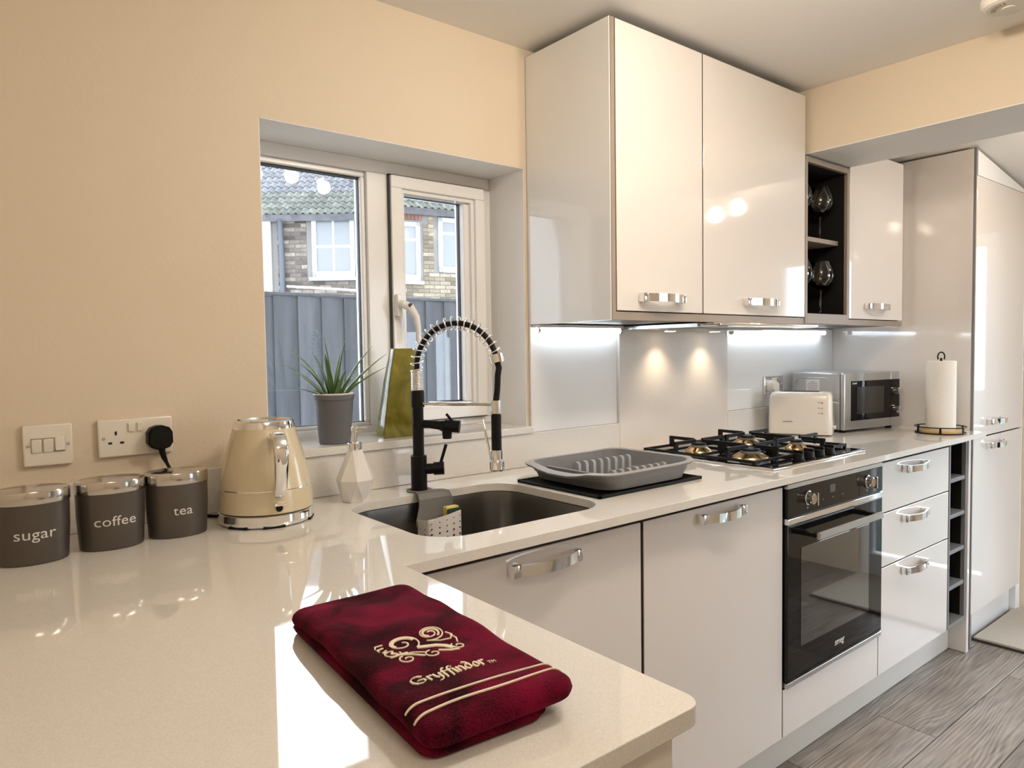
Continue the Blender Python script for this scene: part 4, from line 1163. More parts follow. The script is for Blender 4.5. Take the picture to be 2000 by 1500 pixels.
for i in range(NC):
    for j in range(NR):
        u0, u1, v0, v1 = i / NC, (i + 1) / NC, j / NR * 0.93, (j + 1) / NR * 0.93
        uc, vc = (u0 + u1) / 2, (v0 + v1) / 2
        rr = (0.0042 - 0.00055 * j)
        ou = [(u0, v0), (uc, v0), (u1, v0), (u1, vc), (u1, v1), (uc, v1), (u0, v1), (u0, vc)]
        inn = []
        for k in range(8):
            a = math.radians(225 + 45 * k)
            inn.append(vt(uc + rr / Lw * math.cos(a), vc + rr / H * math.sin(a)))
        O = [vt(*p) for p in ou]
        for k in range(8):
            bm.faces.new((O[k], O[(k + 1) % 8], inn[(k + 1) % 8], inn[k]))
    u0, u1, uc = i / NC, (i + 1) / NC, (i + .5) / NC
    bm.faces.new((vt(u0, 0.93), vt(uc, 0.93), vt(u1, 0.93), vt(u1, 1.0), vt(u0, 1.0)))
bk = mk('basket', bm, 'caddy_light', c, 0)
md = bk.modifiers.new('thick', 'SOLIDIFY'); md.thickness = 0.0012; md.offset = 0
bm = bmesh.new(); rbox(bm, -0.044, 0.052, -0.113, -0.070, -0.119, -0.116); mk('basket_floor', bm, 'caddy_grey', c, 0)
sg = (thing('sponge', 'yellow scouring sponge with dark pad in the sink caddy', 'sponge', (TX + 0.034, TY - 0.092, ZW - 0.118)))
bm = bmesh.new(); rbox(bm, -0.020, 0.018, -0.010, 0.008, 0, 0.090, 0.003, 2); mk('foam', bm, 'sponge_yellow', sg)
bm = bmesh.new(); rbox(bm, -0.020, 0.018, -0.0165, -0.0102, 0, 0.086, 0.002, 1); mk('scouring_pad', bm, 'sponge_green', sg)

# ================================================================== DRYING MAT + DISH DRAINER
c = thing('drying_mat', 'thin black rubber draining mat under the dish drainer', 'mat', (0.16, -0.35, ZW + 0.0004))
bm = bmesh.new()
for a in ((-0.198, 0.198, -0.153, -0.145), (-0.198, 0.198, 0.145, 0.153), (-0.198, -0.190, -0.153, 0.153), (0.190, 0.198, -0.153, 0.153)):
    rbox(bm, a[0], a[1], a[2], a[3], 0, 0.0075, 0.001, 1)
mk('rim', bm, 'rubber_black', c)
bm = bmesh.new(); rbox(bm, -0.189, 0.189, -0.144, 0.144, 0, 0.003); mk('base', bm, 'rubber_black', c, 0)
rib = bmesh.new(); rbox(rib, -0.002, 0.002, -0.144, 0.144, 0.003, 0.0062, 0.0008, 1)
o = mk('rib', rib, 'rubber_black', c, loc=(-0.176, 0, 0))
for i in range(1, 23): add('rib', o.data, c, (-0.176 + i * 0.016, 0, 0))

c = thing('dish_drainer', 'grey plastic dish drainer tray with plate pegs beside the sink', 'dish drainer', (0.160, -0.350, ZW + 0.0082))
bm = bmesh.new()
def dring(x0, x1, y0, y1, r, z, dip):
    out = []
    for x, y in rrect(x0, x1, y0, y1, r, 9):
        pass
    P = rrect(x0, x1, y0, y1, r, 9)
    Q = []
    for i in range(len(P)):
        a, b = P[i], P[(i + 1) % len(P)]
        m = max(1, int(math.hypot(b[0] - a[0], b[1] - a[1]) / 0.02)) if False else 6 if math.hypot(b[0] - a[0], b[1] - a[1]) > 0.05 else 1
        for k in range(m): Q.append((a[0] + (b[0] - a[0]) * k / m, a[1] + (b[1] - a[1]) * k / m))
    for x, y in Q:
        e = max(0, (abs(x) - 0.10) / 0.085); e = min(1, e)
        dz = -dip * e * math.exp(-(y / 0.085) ** 4) if x < 0 else 0.35 * dip * e
        out.append(bm.verts.new((x, y, (z + dz) * 0.76)))
    return out
specs = [((-0.148, 0.150, -0.135, 0.135, 0.045), 0.0, 0), ((-0.156, 0.158, -0.143, 0.143, 0.05), 0.004, 0), ((-0.163, 0.164, -0.149, 0.149, 0.052), 0.030, 0.006), ((-0.168, 0.168, -0.152, 0.152, 0.055), 0.031, 0.008), ((-0.172, 0.172, -0.155, 0.155, 0.056), 0.050, 0.016),
         ((-0.192, 0.186, -0.163, 0.163, 0.062), 0.0525, 0.018), ((-0.194, 0.188, -0.165, 0.165, 0.063), 0.058, 0.018), ((-0.186, 0.182, -0.160, 0.160, 0.06), 0.062, 0.018), ((-0.170, 0.170, -0.150, 0.150, 0.052), 0.060, 0.018), ((-0.158, 0.160, -0.140, 0.140, 0.048), 0.012, 0), ((-0.150, 0.152, -0.132, 0.132, 0.045), 0.008, 0)]
RR = [dring(*s[0], s[1], s[2]) for s in specs]
def stitch(bm, A, B):
    for i in range(len(A)): bm.faces.new((A[i], A[(i + 1) % len(A)], B[(i + 1) % len(A)], B[i]))
for A, B in zip(RR, RR[1:]): stitch(bm, A, B)
bm.faces.new(RR[0][::-1]); bm.faces.new(RR[-1])
tray = mk('tray', bm, 'drainer_grey', c, 40)
bm = bmesh.new()
RR = [dring(*s[0], s[1] + 0.0012, s[2]) for s in specs[5:9]]
for A, B in zip(RR, RR[1:]): stitch(bm, A, B)
mk('rim', bm, 'drainer_rim', c, 50)
pegm = bmesh.new()
prism(pegm, [(-0.012, 0), (0.012, 0), (0.012, 0.034), (0.009, 0.040), (0.0, 0.042), (-0.009, 0.040), (-0.012, 0.034)], 'x', -0.005, 0.005)
pg = mk('peg', pegm, 'drainer_rim', c, 30, loc=(-0.095, 0.03, 0.008))
for i in range(8):
    if i: add('peg', pg.data, c, (-0.095 + i * 0.028, 0.03, 0.008))
    add('peg', pg.data, c, (-0.080 + i * 0.028, -0.085, 0.008), scale=(1, 0.9, 0.75))
bm = bmesh.new(); rbox(bm, -0.125, -0.118, -0.115, 0.118, 0.006, 0.034, 0.002, 1); mk('divider', bm, 'drainer_grey', c)
bm = bmesh.new(); rbox(bm, -0.115, 0.150, 0.098, 0.104, 0.008, 0.018, 0.002, 1); rbox(bm, -0.115, 0.150, -0.03, -0.024, 0.008, 0.014, 0.002, 1); mk('ridge', bm, 'drainer_grey', c)

# ================================================================== HOB
c = thing('gas_hob', 'four burner gas hob with black cast iron grates', 'hob', (0.883, -0.318, ZW + 0.0003))
HX, HY = 0.281, 0.253
bm = bmesh.new(); rbox(bm, -HX, HX, -HY, HY, 0, 0.0065, 0.003, 2); mk('steel_edge', bm, 'chrome', c)
bm = bmesh.new(); rbox(bm, -HX + 0.007, HX - 0.007, -HY + 0.007, HY - 0.007, 0.0062, 0.0082, 0.001, 1); mk('plate', bm, 'black_glass', c)
BUR = [(-0.145, 0.105, 0.036), (-0.145, -0.090, 0.045), (0.140, 0.105, 0.040), (0.140, -0.085, 0.030)]
for bx, by, br in BUR:
    bm = bmesh.new(); lathe(bm, [(br * 1.25, 0.008), (br * 1.2, 0.012), (br * 0.85, 0.022), (br * 0.72, 0.024)], 32, (bx, by, 0)); b = mk('burner', bm, 'brass_burner', c)
    bm = bmesh.new(); lathe(bm, [(br * 0.70, 0.024), (br * 0.70, 0.030), (br * 0.62, 0.0305)], 32, (bx, by, 0)); mk('burner_crown', bm, 'carcass_grey', b)
    bm = bmesh.new(); lathe(bm, [(br * 0.66, 0.0305), (br * 0.68, 0.032), (br * 0.66, 0.0365), (br * 0.5, 0.038), (0.001, 0.038)], 32, (bx, by, 0)); mk('burner_cap', bm, 'cast_iron', b)
def bar(bm, p, q, w, z0, z1):
    p, q = Vector((*p, 0)), Vector((*q, 0)); d = (q - p); L = d.length; a = math.atan2(d.y, d.x)
    vs = rbox(bm, 0, L, -w / 2, w / 2, z0, z1, 0.0012, 1); xform(vs, Matrix.Translation(p) @ Matrix.Rotation(a, 4, 'Z'))
for gx, bs in ((-0.140, BUR[:2]), (0.140, BUR[2:])):
    bm = bmesh.new()
    x0, x1, y0, y1 = gx - 0.134, gx + 0.134, -0.185, 0.225
    for p, q in (((x0, y0), (x1, y0)), ((x0, y1), (x1, y1)), ((x0, y0), (x0, y1)), ((x1, y0), (x1, y1)), ((x0, 0.012), (x1, 0.012))):
        bar(bm, p, q, 0.0075, 0.013, 0.021)
    for px, py in ((x0, y0), (x1, y0), (x0, y1), (x1, y1)): rbox(bm, px - 0.005, px + 0.005, py - 0.005, py + 0.005, 0.0084, 0.021, 0.001, 1)
    g = mk('grate', bm, 'cast_iron', c)
    for bx, by, br in bs:
        ylo, yhi = (y0, 0.012) if by < 0 else (0.012, y1)
        for sx, sy, ex, ey in ((x0, by, bx - 0.018, by), (x1, by, bx + 0.018, by), (bx, ylo, bx, by - 0.018), (bx, yhi, bx, by + 0.018)):
            bm = bmesh.new()
            bar(bm, (sx, sy), (ex, ey), 0.0085, 0.0400, 0.0505)
            d = (Vector((ex, ey)) - Vector((sx, sy))).normalized() * 0.0165
            bar(bm, (sx, sy), (sx + d.x, sy + d.y), 0.0095, 0.013, 0.0505)
            mk('grate_finger', bm, 'cast_iron', g)
for i, kx in enumerate((-0.095, -0.032, 0.031, 0.094)):
    bm = bmesh.new(); lathe(bm, [(0.020, 0.008), (0.020, 0.011), (0.017, 0.012), (0.0155, 0.028), (0.014, 0.030), (0.001, 0.030)], 28, (kx, -0.222, 0)); rbox(bm, kx - 0.004, kx + 0.004, -0.238, -0.206, 0.028, 0.0385, 0.0015, 1)
    mk('knob', bm, 'matte_black', c)

# ================================================================== TOASTER (long side faces the peninsula)
TA = math.radians(-67)
c = thing('toaster', 'cream two slice toaster in front of the microwave', 'toaster', (1.483, -0.166, ZW + 0.0003), TA)
hl, ht, hh = 0.120, 0.063, 0.172
bm = bmesh.new()
rows = []
for z, sx, sy in ((0.004, 0.985, 0.96), (0.010, 1.0, 1.0), (0.06, 1.0, 1.0), (0.135, 0.985, 0.985), (0.155, 0.965, 0.94), (0.166, 0.93, 0.86), (0.171, 0.88, 0.74), (0.172, 0.80, 0.55)):
    rows.append([bm.verts.new((x, y, z)) for x, y in rrect(-hl * sx, hl * sx, -ht * sy, ht * sy, 0.026 * sy, 6)])
for A, B in zip(rows, rows[1:]): stitch(bm, A, B)
bm.faces.new(rows[0][::-1]); bm.faces.new(rows[-1])
mk('body', bm, 'toaster_cream', c, 50)
bm = bmesh.new(); rbox(bm, -0.075, 0.075, -0.034, 0.034, 0.1705, 0.1745, 0.0015, 1); top = mk('top_plate', bm, 'chrome', c)
for sy in (-0.017, 0.017):
    bm = bmesh.new(); rbox(bm, -0.066, 0.066, sy - 0.009, sy + 0.009, 0.1740, 0.1750); mk('bread_slot', bm, 'socket_hole', top, 0)
for fx in (-0.10, 0.10):
    for fy in (-0.045, 0.045):
        bm = bmesh.new(); lathe(bm, [(0.008, 0), (0.008, 0.0055)], 12, (fx, fy, 0)); mk('foot', bm, 'rubber_black', c)
bm = bmesh.new(); rbox(bm, hl - 0.0006, hl + 0.0008, -0.020, -0.0165, 0.055, 0.150); mk('lever_slot', bm, 'print_dark', c, 0)
bm = bmesh.new(); tube(bm, [(hl - 0.002, -0.018, 0.132), (hl + 0.010, -0.018, 0.132)], 0.0025, 8); tube(bm, [(hl + 0.009, -0.018, 0.131), (hl + 0.018, -0.018, 0.133)], [0.006, 0.0045], 12); mk('lever', bm, 'chrome', c)
bm = bmesh.new(); lathe(bm, [(0.010, 0), (0.010, 0.008), (0.008, 0.010), (0.001, 0.010)], 20); xform(bm.verts, Matrix.Translation((hl, -0.018, 0.035)) @ Matrix.Rotation(PI / 2, 4, 'Y')); mk('browning_knob', bm, 'chrome', c)
for k in range(3):
    zc = 0.132 - k * 0.021
    bm = bmesh.new(); lathe(bm, [(0.0038, 0), (0.0036, 0.0016), (0.001, 0.002)], 16); xform(bm.verts, Matrix.Translation((0.083, -ht + 0.0003, zc)) @ Matrix.Rotation(PI / 2, 4, 'X')); mk('button', bm, 'chrome', c)
    bm = bmesh.new(); rbox(bm, 0.066, 0.076, -ht - 0.0003, -ht + 0.0006, zc - 0.0007, zc + 0.0007); mk('button_mark', bm, 'print_dark', c, 0)
bm = text_bm('cookworks', 0.0085, 0.0003, 1.0); xform(bm.verts, Matrix.Translation((-0.045, -ht - 0.0002, 0.055)) @ Matrix.Rotation(PI / 2, 4, 'X')); mk('logo', bm, 'print_dark', c, 0)

# ================================================================== MICROWAVE
c = thing('microwave', 'silver and black microwave oven at the back of the worktop', 'microwave', (1.603, -0.284, ZW + 0.0003), math.radians(-9.0))
mw, mdp, mz0, mz1 = 0.373, 0.252, 0.012, 0.243
bm = bmesh.new(); rbox(bm, 0, mw, 0.022, mdp, mz0, mz1, 0.004, 2); mk('case', bm, 'silver_paint', c)
bm = bmesh.new(); rbox(bm, 0.003, mw - 0.003, 0.018, 0.0225, mz0 + 0.003, mz1 - 0.003); mk('seam', bm, 'gasket', c, 0)
bm = bmesh.new(); rbox(bm, 0, 0.310, 0, 0.0185, mz0, mz1, 0.003, 2); dr = mk('door', bm, 'steel', c)
bm = bmesh.new(); rbox(bm, 0.3115, mw, 0, 0.0185, mz0, mz1, 0.003, 2); cpn = mk('control_panel', bm, 'steel', c)
bm = bmesh.new(); rbox(bm, 0.042, 0.3095, -0.0012, 0.002, mz0 + 0.036, mz1 - 0.033, 0.0004, 1); mk('door_glass', bm, 'black_glass', dr)
bm = bmesh.new(); rbox(bm, 0.312, mw - 0.001, -0.0012, 0.002, mz0 + 0.036, mz1 - 0.033, 0.0004, 1); mk('panel_glass', bm, 'black_glass', cpn)
bm = bmesh.new(); rbox(bm, 0.080, 0.262, -0.0020, -0.0010, mz0 + 0.062, mz1 - 0.058, 0.0003, 1); mk('window_mesh', bm, 'micro_window', dr)
for kz in (0.158, 0.083):
    bm = bmesh.new(); lathe(bm, [(0.019, 0), (0.0185, 0.010), (0.017, 0.020), (0.014, 0.022), (0.001, 0.022)], 28); xform(bm.verts, Matrix.Translation((0.350, -0.001, kz)) @ Matrix.Rotation(PI / 2, 4, 'X')); mk('dial', bm, 'chrome', cpn)
bm = text_bm('SHARP', 0.0105, 0.0003); xform(bm.verts, Matrix.Translation((0.064, -0.0015, mz1 - 0.043)) @ Matrix.Rotation(PI / 2, 4, 'X')); mk('logo', bm, 'letter_white', dr, 0)
# side embossing, sticker, vents on the left side
bm = bmesh.new()
P = [(y, z) for y, z in rrect(0.055, 0.235, 0.035, 0.222, 0.035, 6)]
tube(bm, [(-0.0002, y, z) for y, z in P] + [(-0.0002, P[0][0], P[0][1])], 0.002, 8); mk('embossed_line', bm, 'silver_paint', c, 60)
bm = bmesh.new(); rbox(bm, -0.0008, 0.0, 0.115, 0.180, 0.130, 0.215); st = mk('warning_sticker', bm, 'sticker', c, 0)
for k in range(9):
    w = [0.012, 0.024, 0.027, 0.026, 0.022, 0.026, 0.025, 0.02, 0.024][k]
    bm = bmesh.new(); rbox(bm, -0.0011, -0.0007, 0.1475 - w, 0.1475 + w, 0.2055 - k * 0.0078, 0.2075 - k * 0.0078); mk('print_line', bm, 'carcass_grey', st, 0)
for k in range(4):
    bm = bmesh.new(); rbox(bm, -0.0006, 0.0, 0.065, 0.090, 0.055 + k * 0.011, 0.060 + k * 0.011); mk('vent', bm, 'socket_hole', c, 0)
for fx in (0.03, mw - 0.03):
    for fy in (0.03, mdp - 0.03):
        bm = bmesh.new(); lathe(bm, [(0.013, 0), (0.014, 0.0122)], 16, (fx, fy, 0)); mk('foot', bm, 'rubber_black', c)

# ================================================================== PAPER TOWEL + HOLDER
c = thing('kitchen_roll_holder', 'black wire kitchen roll holder with round bamboo base', 'holder', (1.887, -0.535, ZW + 0.0003))
bm = bmesh.new(); lathe(bm, [(0.080, 0.002), (0.082, 0.004), (0.082, 0.012), (0.080, 0.014)], 48); mk('base', bm, 'bamboo', c)
def circ(r, z, n=48): return [(r * math.cos(2 * PI * i / n), r * math.sin(2 * PI * i / n), z) for i in range(n + 1)]
for z, r in ((0.0022, 0.088), (0.026, 0.090)):
    bm = bmesh.new(); tube(bm, circ(r, z), 0.0022, 8, False); mk('wire_ring', bm, 'matte_black', c, 60)
for k in range(6):
    a = 2 * PI * k / 6 + 0.35
    bm = bmesh.new(); rbox(bm, -0.0018, 0.0018, -0.004, 0.004, 0.001, 0.0275); xform(bm.verts, Matrix.Translation((0.089 * math.cos(a), 0.089 * math.sin(a), 0)) @ Matrix.Rotation(a, 4, 'Z')); mk('upright', bm, 'matte_black', c)
bm = bmesh.new(); tube(bm, [(0, 0, 0.012), (0, 0, 0.30)], 0.004, 10)
tube(bm, [(0.014 * math.cos(a) * RT.x, 0.014 * math.cos(a) * RT.y, 0.305 + 0.018 * math.sin(a)) for a in [math.radians(-35 + 250 * k / 20) for k in range(21)]], 0.0028, 8)
mk('spindle', bm, 'matte_black', c)
c = thing('kitchen_roll', 'white embossed kitchen paper roll standing on the wire holder', 'paper roll', (1.887, -0.535, ZW + 0.0145))
bm = bmesh.new(); lathe(bm, [(0.018, 0), (0.052, 0), (0.0535, 0.002), (0.0535, 0.272), (0.052, 0.274), (0.018, 0.274)], 56, cap0=False, cap1=False); mk('paper', bm, 'paper_towel', c)
bm = bmesh.new(); lathe(bm, [(0.018, 0.0), (0.018, 0.2735), (0.0165, 0.2735), (0.0165, 0.0)], 32, cap0=False, cap1=False); mk('cardboard_core', bm, 'bamboo', c)

# ================================================================== SILL: ALOE + VASE
c = thing('potted_aloe', 'spiky green aloe in a grey pot on the window sill', 'plant', (-0.447, 0.045, ZS + 0.0003))
bm = bmesh.new(); lathe(bm, [(0.0385, 0), (0.040, 0.002), (0.0495, 0.112), (0.0515, 0.113), (0.052, 0.124), (0.050, 0.125), (0.047, 0.124), (0.046, 0.110)], 48, cap1=False); pt = mk('pot', bm, 'pot_grey', c)
bm = bmesh.new(); lathe(bm, [(0.0500, 0.1245), (0.0512, 0.127), (0.0495, 0.129), (0.0465, 0.127), (0.0455, 0.112)], 48, cap0=False, cap1=False); mk('liner_rim', bm, 'pot_white', pt)
bm = bmesh.new(); lathe(bm, [(0.0465, 0.108), (0.0465, 0.114), (0.02, 0.117), (0.001, 0.118)], 32); mk('soil', bm, 'soil', pt)
def leaf(tip, w, base, mid=0.0):
    bm = bmesh.new()
    B = Vector(base); T = Vector(tip)
    Mi = (B + T) / 2; d = T - B
    Mi = Vector((B.x + d.x * 0.36, B.y + d.y * 0.36, B.z + d.z * (0.60 + mid)))
    N = 12; rings = []
    side = Vector((-d.y, d.x, 0)); side = side.normalized() if side.length > 1e-4 else Vector((1, 0, 0))
    for i in range(N + 1):
        t = i / N
        p = B * (1 - t) ** 2 + Mi * 2 * t * (1 - t) + T * t * t
        tg = ((Mi - B) * (1 - t) + (T - Mi) * t).normalized()
        n = side.cross(tg).normalized()
        ww = w * (1 - t) ** 0.75 * (0.85 + 0.5 * t * (1 - t)) + 0.0004; th = ww * 0.42
        sec = [(-1, 0.25), (-0.5, -0.12), (0, -0.2), (0.5, -0.12), (1, 0.25), (0.6, -0.75), (0, -1.0), (-0.6, -0.75)]
        rings.append([bm.verts.new(p + side * ww * a - n * th * (-b)) for a, b in sec])
    for a, b in zip(rings, rings[1:]):
        for k in range(8): bm.faces.new((a[k], a[(k + 1) % 8], b[(k + 1) % 8], b[k]))
    bm.faces.new(rings[0][::-1]); bm.faces.new(rings[-1])
    return mk('leaf', bm, 'leaf_green', c, 60)
ZL = 0.116
tips = [(-0.142, -0.012, 0.205, 0.0085, 0.0), (-0.110, 0.02, 0.238, 0.008, 0.12), (-0.055, 0.005, 0.235, 0.008, 0.0), (-0.020, 0.01, 0.272, 0.0085, 0.05), (0.035, -0.006, 0.268, 0.0085, 0.0),
        (0.105, -0.020, 0.245, 0.0085, -0.02), (0.152, -0.010, 0.224, 0.0082, -0.05), (0.140, -0.035, 0.190, 0.0075, 0.0), (-0.128, 0.01, 0.146, 0.0065, 0.15), (-0.09, -0.045, 0.140, 0.006, 0.15),
        (0.098, 0.03, 0.152, 0.0062, 0.15), (0.010, -0.055, 0.185, 0.0075, 0.05), (-0.035, -0.03, 0.225, 0.007, 0.05), (0.060, -0.05, 0.200, 0.007, 0.05), (-0.075, 0.045, 0.205, 0.007, 0.05), (0.045, 0.05, 0.225, 0.007, 0.0),
        (0.07, 0.01, 0.165, 0.006, 0.2), (-0.005, 0.04, 0.215, 0.006, 0.0)]
for x, y, z, w, m in tips:
    leaf((x, y, z + 0.004), w * 1.45, (x * 0.13, y * 0.15, ZL - 0.004), m)

c = thing('green_vase', 'tapered olive green glazed vase on the sill behind the tap', 'vase', (-0.252, 0.055, ZS + 0.0003), math.radians(-8))
bm = bmesh.new()
def vring(x0, x1, d, z, r=0.006): return [bm.verts.new((x, y, z)) for x, y in rrect(x0, x1, -d, d, r, 4)]
VR = [vring(-0.055, 0.062, 0.030, 0.0), vring(-0.057, 0.064, 0.032, 0.003), vring(-0.0345, 0.056, 0.025, 0.150), vring(-0.016, 0.050, 0.019, 0.240), vring(-0.013, 0.047, 0.016, 0.2415), vring(-0.011, 0.045, 0.014, 0.205)]
for A, B in zip(VR, VR[1:]): stitch(bm, A, B)
bm.faces.new(VR[0][::-1]); bm.faces.new(VR[-1])
mk('vase_body', bm, 'olive_glaze', c, 40)

# ================================================================== WINE GLASSES
def wineglass(label, x, y, z):
    c = thing('wine_glass', label, 'wine glass', (x, y, z), 0, 'balloon wine glasses')
    prof = [(0.036, 0), (0.0365, 0.001), (0.03, 0.003), (0.010, 0.006), (0.0045, 0.012), (0.0036, 0.04), (0.0036, 0.085), (0.006, 0.094)]
    bm = bmesh.new(); lathe(bm, prof, 32); mk('stem', bm, 'wine_glass', c, 60)
    out = [(0.006, 0.0942), (0.020, 0.100), (0.037, 0.114), (0.0465, 0.132), (0.0490, 0.148), (0.0465, 0.168), (0.040, 0.188), (0.0345, 0.203)]
    inn = [(r - 0.0012, z + 0.001) for r, z in out[::-1]]
    inn[0] = (out[-1][0] - 0.0012, 0.203)
    bm = bmesh.new(); lathe(bm, out + inn[:-1] + [(0.001, 0.0955)], 40); mk('bowl', bm, 'wine_glass', c, 60)
wineglass('balloon wine glass on the upper shelf, right one of the pair', 1.422, -0.272, 1.6672)
wineglass('balloon wine glass on the upper shelf, left one of the pair', 1.275, -0.268, 1.6672)
wineglass('balloon wine glass on the lower shelf, right one of the pair', 1.425, -0.275, 1.3850)
wineglass('balloon wine glass on the lower shelf, left one of the pair', 1.275, -0.270, 1.3850)

# ================================================================== TOWEL
c = thing('hand_towel', 'folded burgundy velour towel with cream embroidery on the peninsula', 'towel', (-0.838, -0.985, ZW + 0.0004), math.radians(-4.5))
TWX, TWY = 0.084, 0.192
def edge_d(x, y, x0, x1, y0, y1, R):
    dx, dy = min(x - x0, x1 - x), min(y - y0, y1 - y)
    if dx < R and dy < R: return R - math.hypot(R - dx, R - dy)
    return min(dx, dy)
def t_top(x, y):
    """height of the towel's upper face"""
    base = 0.0345 + 0.0035 * math.exp(-((y + 0.150) / 0.035) ** 2) - 0.004 * max(0, (y - 0.08) / 0.11)
    base += 0.0016 * math.sin(38 * x + 9 * y) * math.cos(24 * y - 11 * x) + 0.0010 * math.sin(70 * y + 30 * x) + 0.0018 * math.sin(16 * y + 1.0)
    d = max(0.0, edge_d(x, y, -TWX, TWX, -TWY, TWY, 0.022)); r = 0.016
    half = 0.0115
    k = math.sqrt(max(0, 1 - (1 - min(d, r) / r) ** 2))
    mid = base - half
    return mid + half * k, mid - half * k
def t_low(x, y):
    x1 = TWX - 0.004 - 0.030 * max(0, min(1, (0.02 - y) / 0.19)) 
    d = max(0.0, edge_d(x, y, -TWX + 0.001, x1, -TWY + 0.006, TWY - 0.004, 0.02)); r = 0.012
    k = math.sqrt(max(0, 1 - (1 - min(d, r) / r) ** 2))
    return 0.008 + 0.008 * k, 0.008 - 0.008 * k
def slab(fn, x0, x1, y0, y1, R, nx, ny):
    bm = bmesh.new()
    sx = [0.5 - 0.5 * math.cos(PI * i / nx) for i in range(nx + 1)]; sy = [0.5 - 0.5 * math.cos(PI * j / ny) for j in range(ny + 1)]
    # blend with uniform spacing so the middle stays dense enough
    sx = [0.6 * s + 0.4 * i / nx for i, s in enumerate(sx)]; sy = [0.45 * s + 0.55 * j / ny for j, s in enumerate(sy)]
    top = {}; bot = {}
    for i in range(nx + 1):
        for j in range(ny + 1):
            x = x0 + (x1 - x0) * sx[i]; y = y0 + (y1 - y0) * sy[j]
            cx = min(max(x, x0 + R), x1 - R); cy = min(max(y, y0 + R), y1 - R)
            dx, dy = x - cx, y - cy
            if dx and dy:       # squash the corner square onto the quarter disc
                m = max(abs(dx), abs(dy)); l = math.hypot(dx, dy); x, y = cx + dx * m / l, cy + dy * m / l
            a, b = fn(x, y)
            if i in (0, nx) or j in (0, ny):
                v = bm.verts.new((x, y, (a + b) / 2)); top[i, j] = v; bot[i, j] = v
            else:
                top[i, j] = bm.verts.new((x, y, a)); bot[i, j] = bm.verts.new((x, y, b))
    for i in range(nx):
        for j in range(ny):
            for D in (top, bot):
                q = [D[i, j], D[i + 1, j], D[i + 1, j + 1], D[i, j + 1]]
                try: bm.faces.new(q)
                except ValueError: pass
    return bm
bm = slab(t_top, -TWX, TWX, -TWY, TWY, 0.022, 44, 90); tw = mk('upper_fold', bm, 'towel_red', c, 80)
bm = slab(t_low, -TWX + 0.001, TWX - 0.030, -TWY + 0.006, TWY - 0.004, 0.02, 30, 60); mk('lower_fold', bm, 'towel_red', c, 80)
def surf(x, y, dz=0.0): return Vector((x, y, t_top(x, y)[0] + dz))
def thread(bm, P, nib, h=0.0011, step=0.0015):
    """embroidered stroke following the towel surface; nib = (dx, dy) half width vector or float"""
    Q = []
    for a, b in zip(P, P[1:]):
        n = max(1, int(math.hypot(b[0] - a[0], b[1] - a[1]) / step))
        Q += [(a[0] + (b[0] - a[0]) * k / n, a[1] + (b[1] - a[1]) * k / n) for k in range(n)]
    Q.append(P[-1]); prev = None
    for i, (x, y) in enumerate(Q):
        if isinstance(nib, tuple): ox, oy = nib
        else:
            a, b = Q[max(i - 1, 0)], Q[min(i + 1, len(Q) - 1)]; l = math.hypot(b[0] - a[0], b[1] - a[1]) or 1; ox, oy = -(b[1] - a[1]) / l * nib, (b[0] - a[0]) / l * nib
        ring = [bm.verts.new(surf(x - ox, y - oy, -0.001)), bm.verts.new(surf(x - ox * .8, y - oy * .8, h)), bm.verts.new(surf(x + ox * .8, y + oy * .8, h)), bm.verts.new(surf(x + ox, y + oy, -0.001))]
        if prev:
            for k in range(3): bm.faces.new((prev[k], prev[k + 1], ring[k + 1], ring[k]))
        else: bm.faces.new(ring)
        prev = ring
    bm.faces.new(prev)
for yy in (-0.1470, -0.1630):
    bm = bmesh.new()
    thread(bm, [(x / 100 * TWX, yy + 0.0018 * math.sin(x * 0.045 + yy * 50)) for x in range(-98, 99, 4)], 0.0013); mk('stripe', bm, 'thread_cream', tw, 60)
# lettering, broad nib strokes
GL = {'G': (1.5, [[(1.25, 1.25), (0.95, 1.5), (0.5, 1.45), (0.12, 1.05), (0.1, 0.5), (0.4, 0.08), (0.85, 0.02), (1.2, 0.3), (1.2, 0.72), (0.65, 0.72)]]),
      'r': (0.62, [[(0.08, 1), (0.12, 0.02)], [(0.1, 0.75), (0.3, 1.0), (0.52, 0.88)]]),
      'y': (0.74, [[(0.05, 1), (0.1, 0.4), (0.3, 0.12), (0.55, 0.35)], [(0.56, 1), (0.55, 0.0), (0.35, -0.5), (0.0, -0.55)]]),
      'f': (0.56, [[(0.55, 1.45), (0.36, 1.52), (0.22, 1.2), (0.2, 0.2), (0.12, -0.35)], [(-0.02, 0.95), (0.5, 0.98)]]),
      'i': (0.32, [[(0.06, 1), (0.1, 0.05), (0.2, 0.0)], [(0.1, 1.32), (0.14, 1.42)]]),
      'n': (0.74, [[(0.06, 1), (0.1, 0.0)], [(0.1, 0.7), (0.32, 1.0), (0.54, 0.8), (0.56, 0.0)]]),
      'd': (0.76, [[(0.16, 1.5), (0.42, 1.3), (0.58, 0.85), (0.58, 0.3), (0.36, 0.02), (0.1, 0.25), (0.08, 0.65), (0.3, 0.98), (0.52, 0.9)]]),
      'o': (0.74, [[(0.32, 0.98), (0.08, 0.6), (0.12, 0.2), (0.34, 0.02), (0.58, 0.35), (0.54, 0.8), (0.32, 0.98)]])}
word = 'Gryffindor'; U = 0.0118
tot = sum(GL[ch][0] for ch in word) * U
bm = bmesh.new(); px = -0.010 - tot / 2 - 0.003
for ch in word:
    adv, st_ = GL[ch]
    for s in st_: thread(bm, [(px + a * U, -0.111 + b * U) for a, b in s], (0.00135, 0.0009), 0.0012)
    px += adv * U
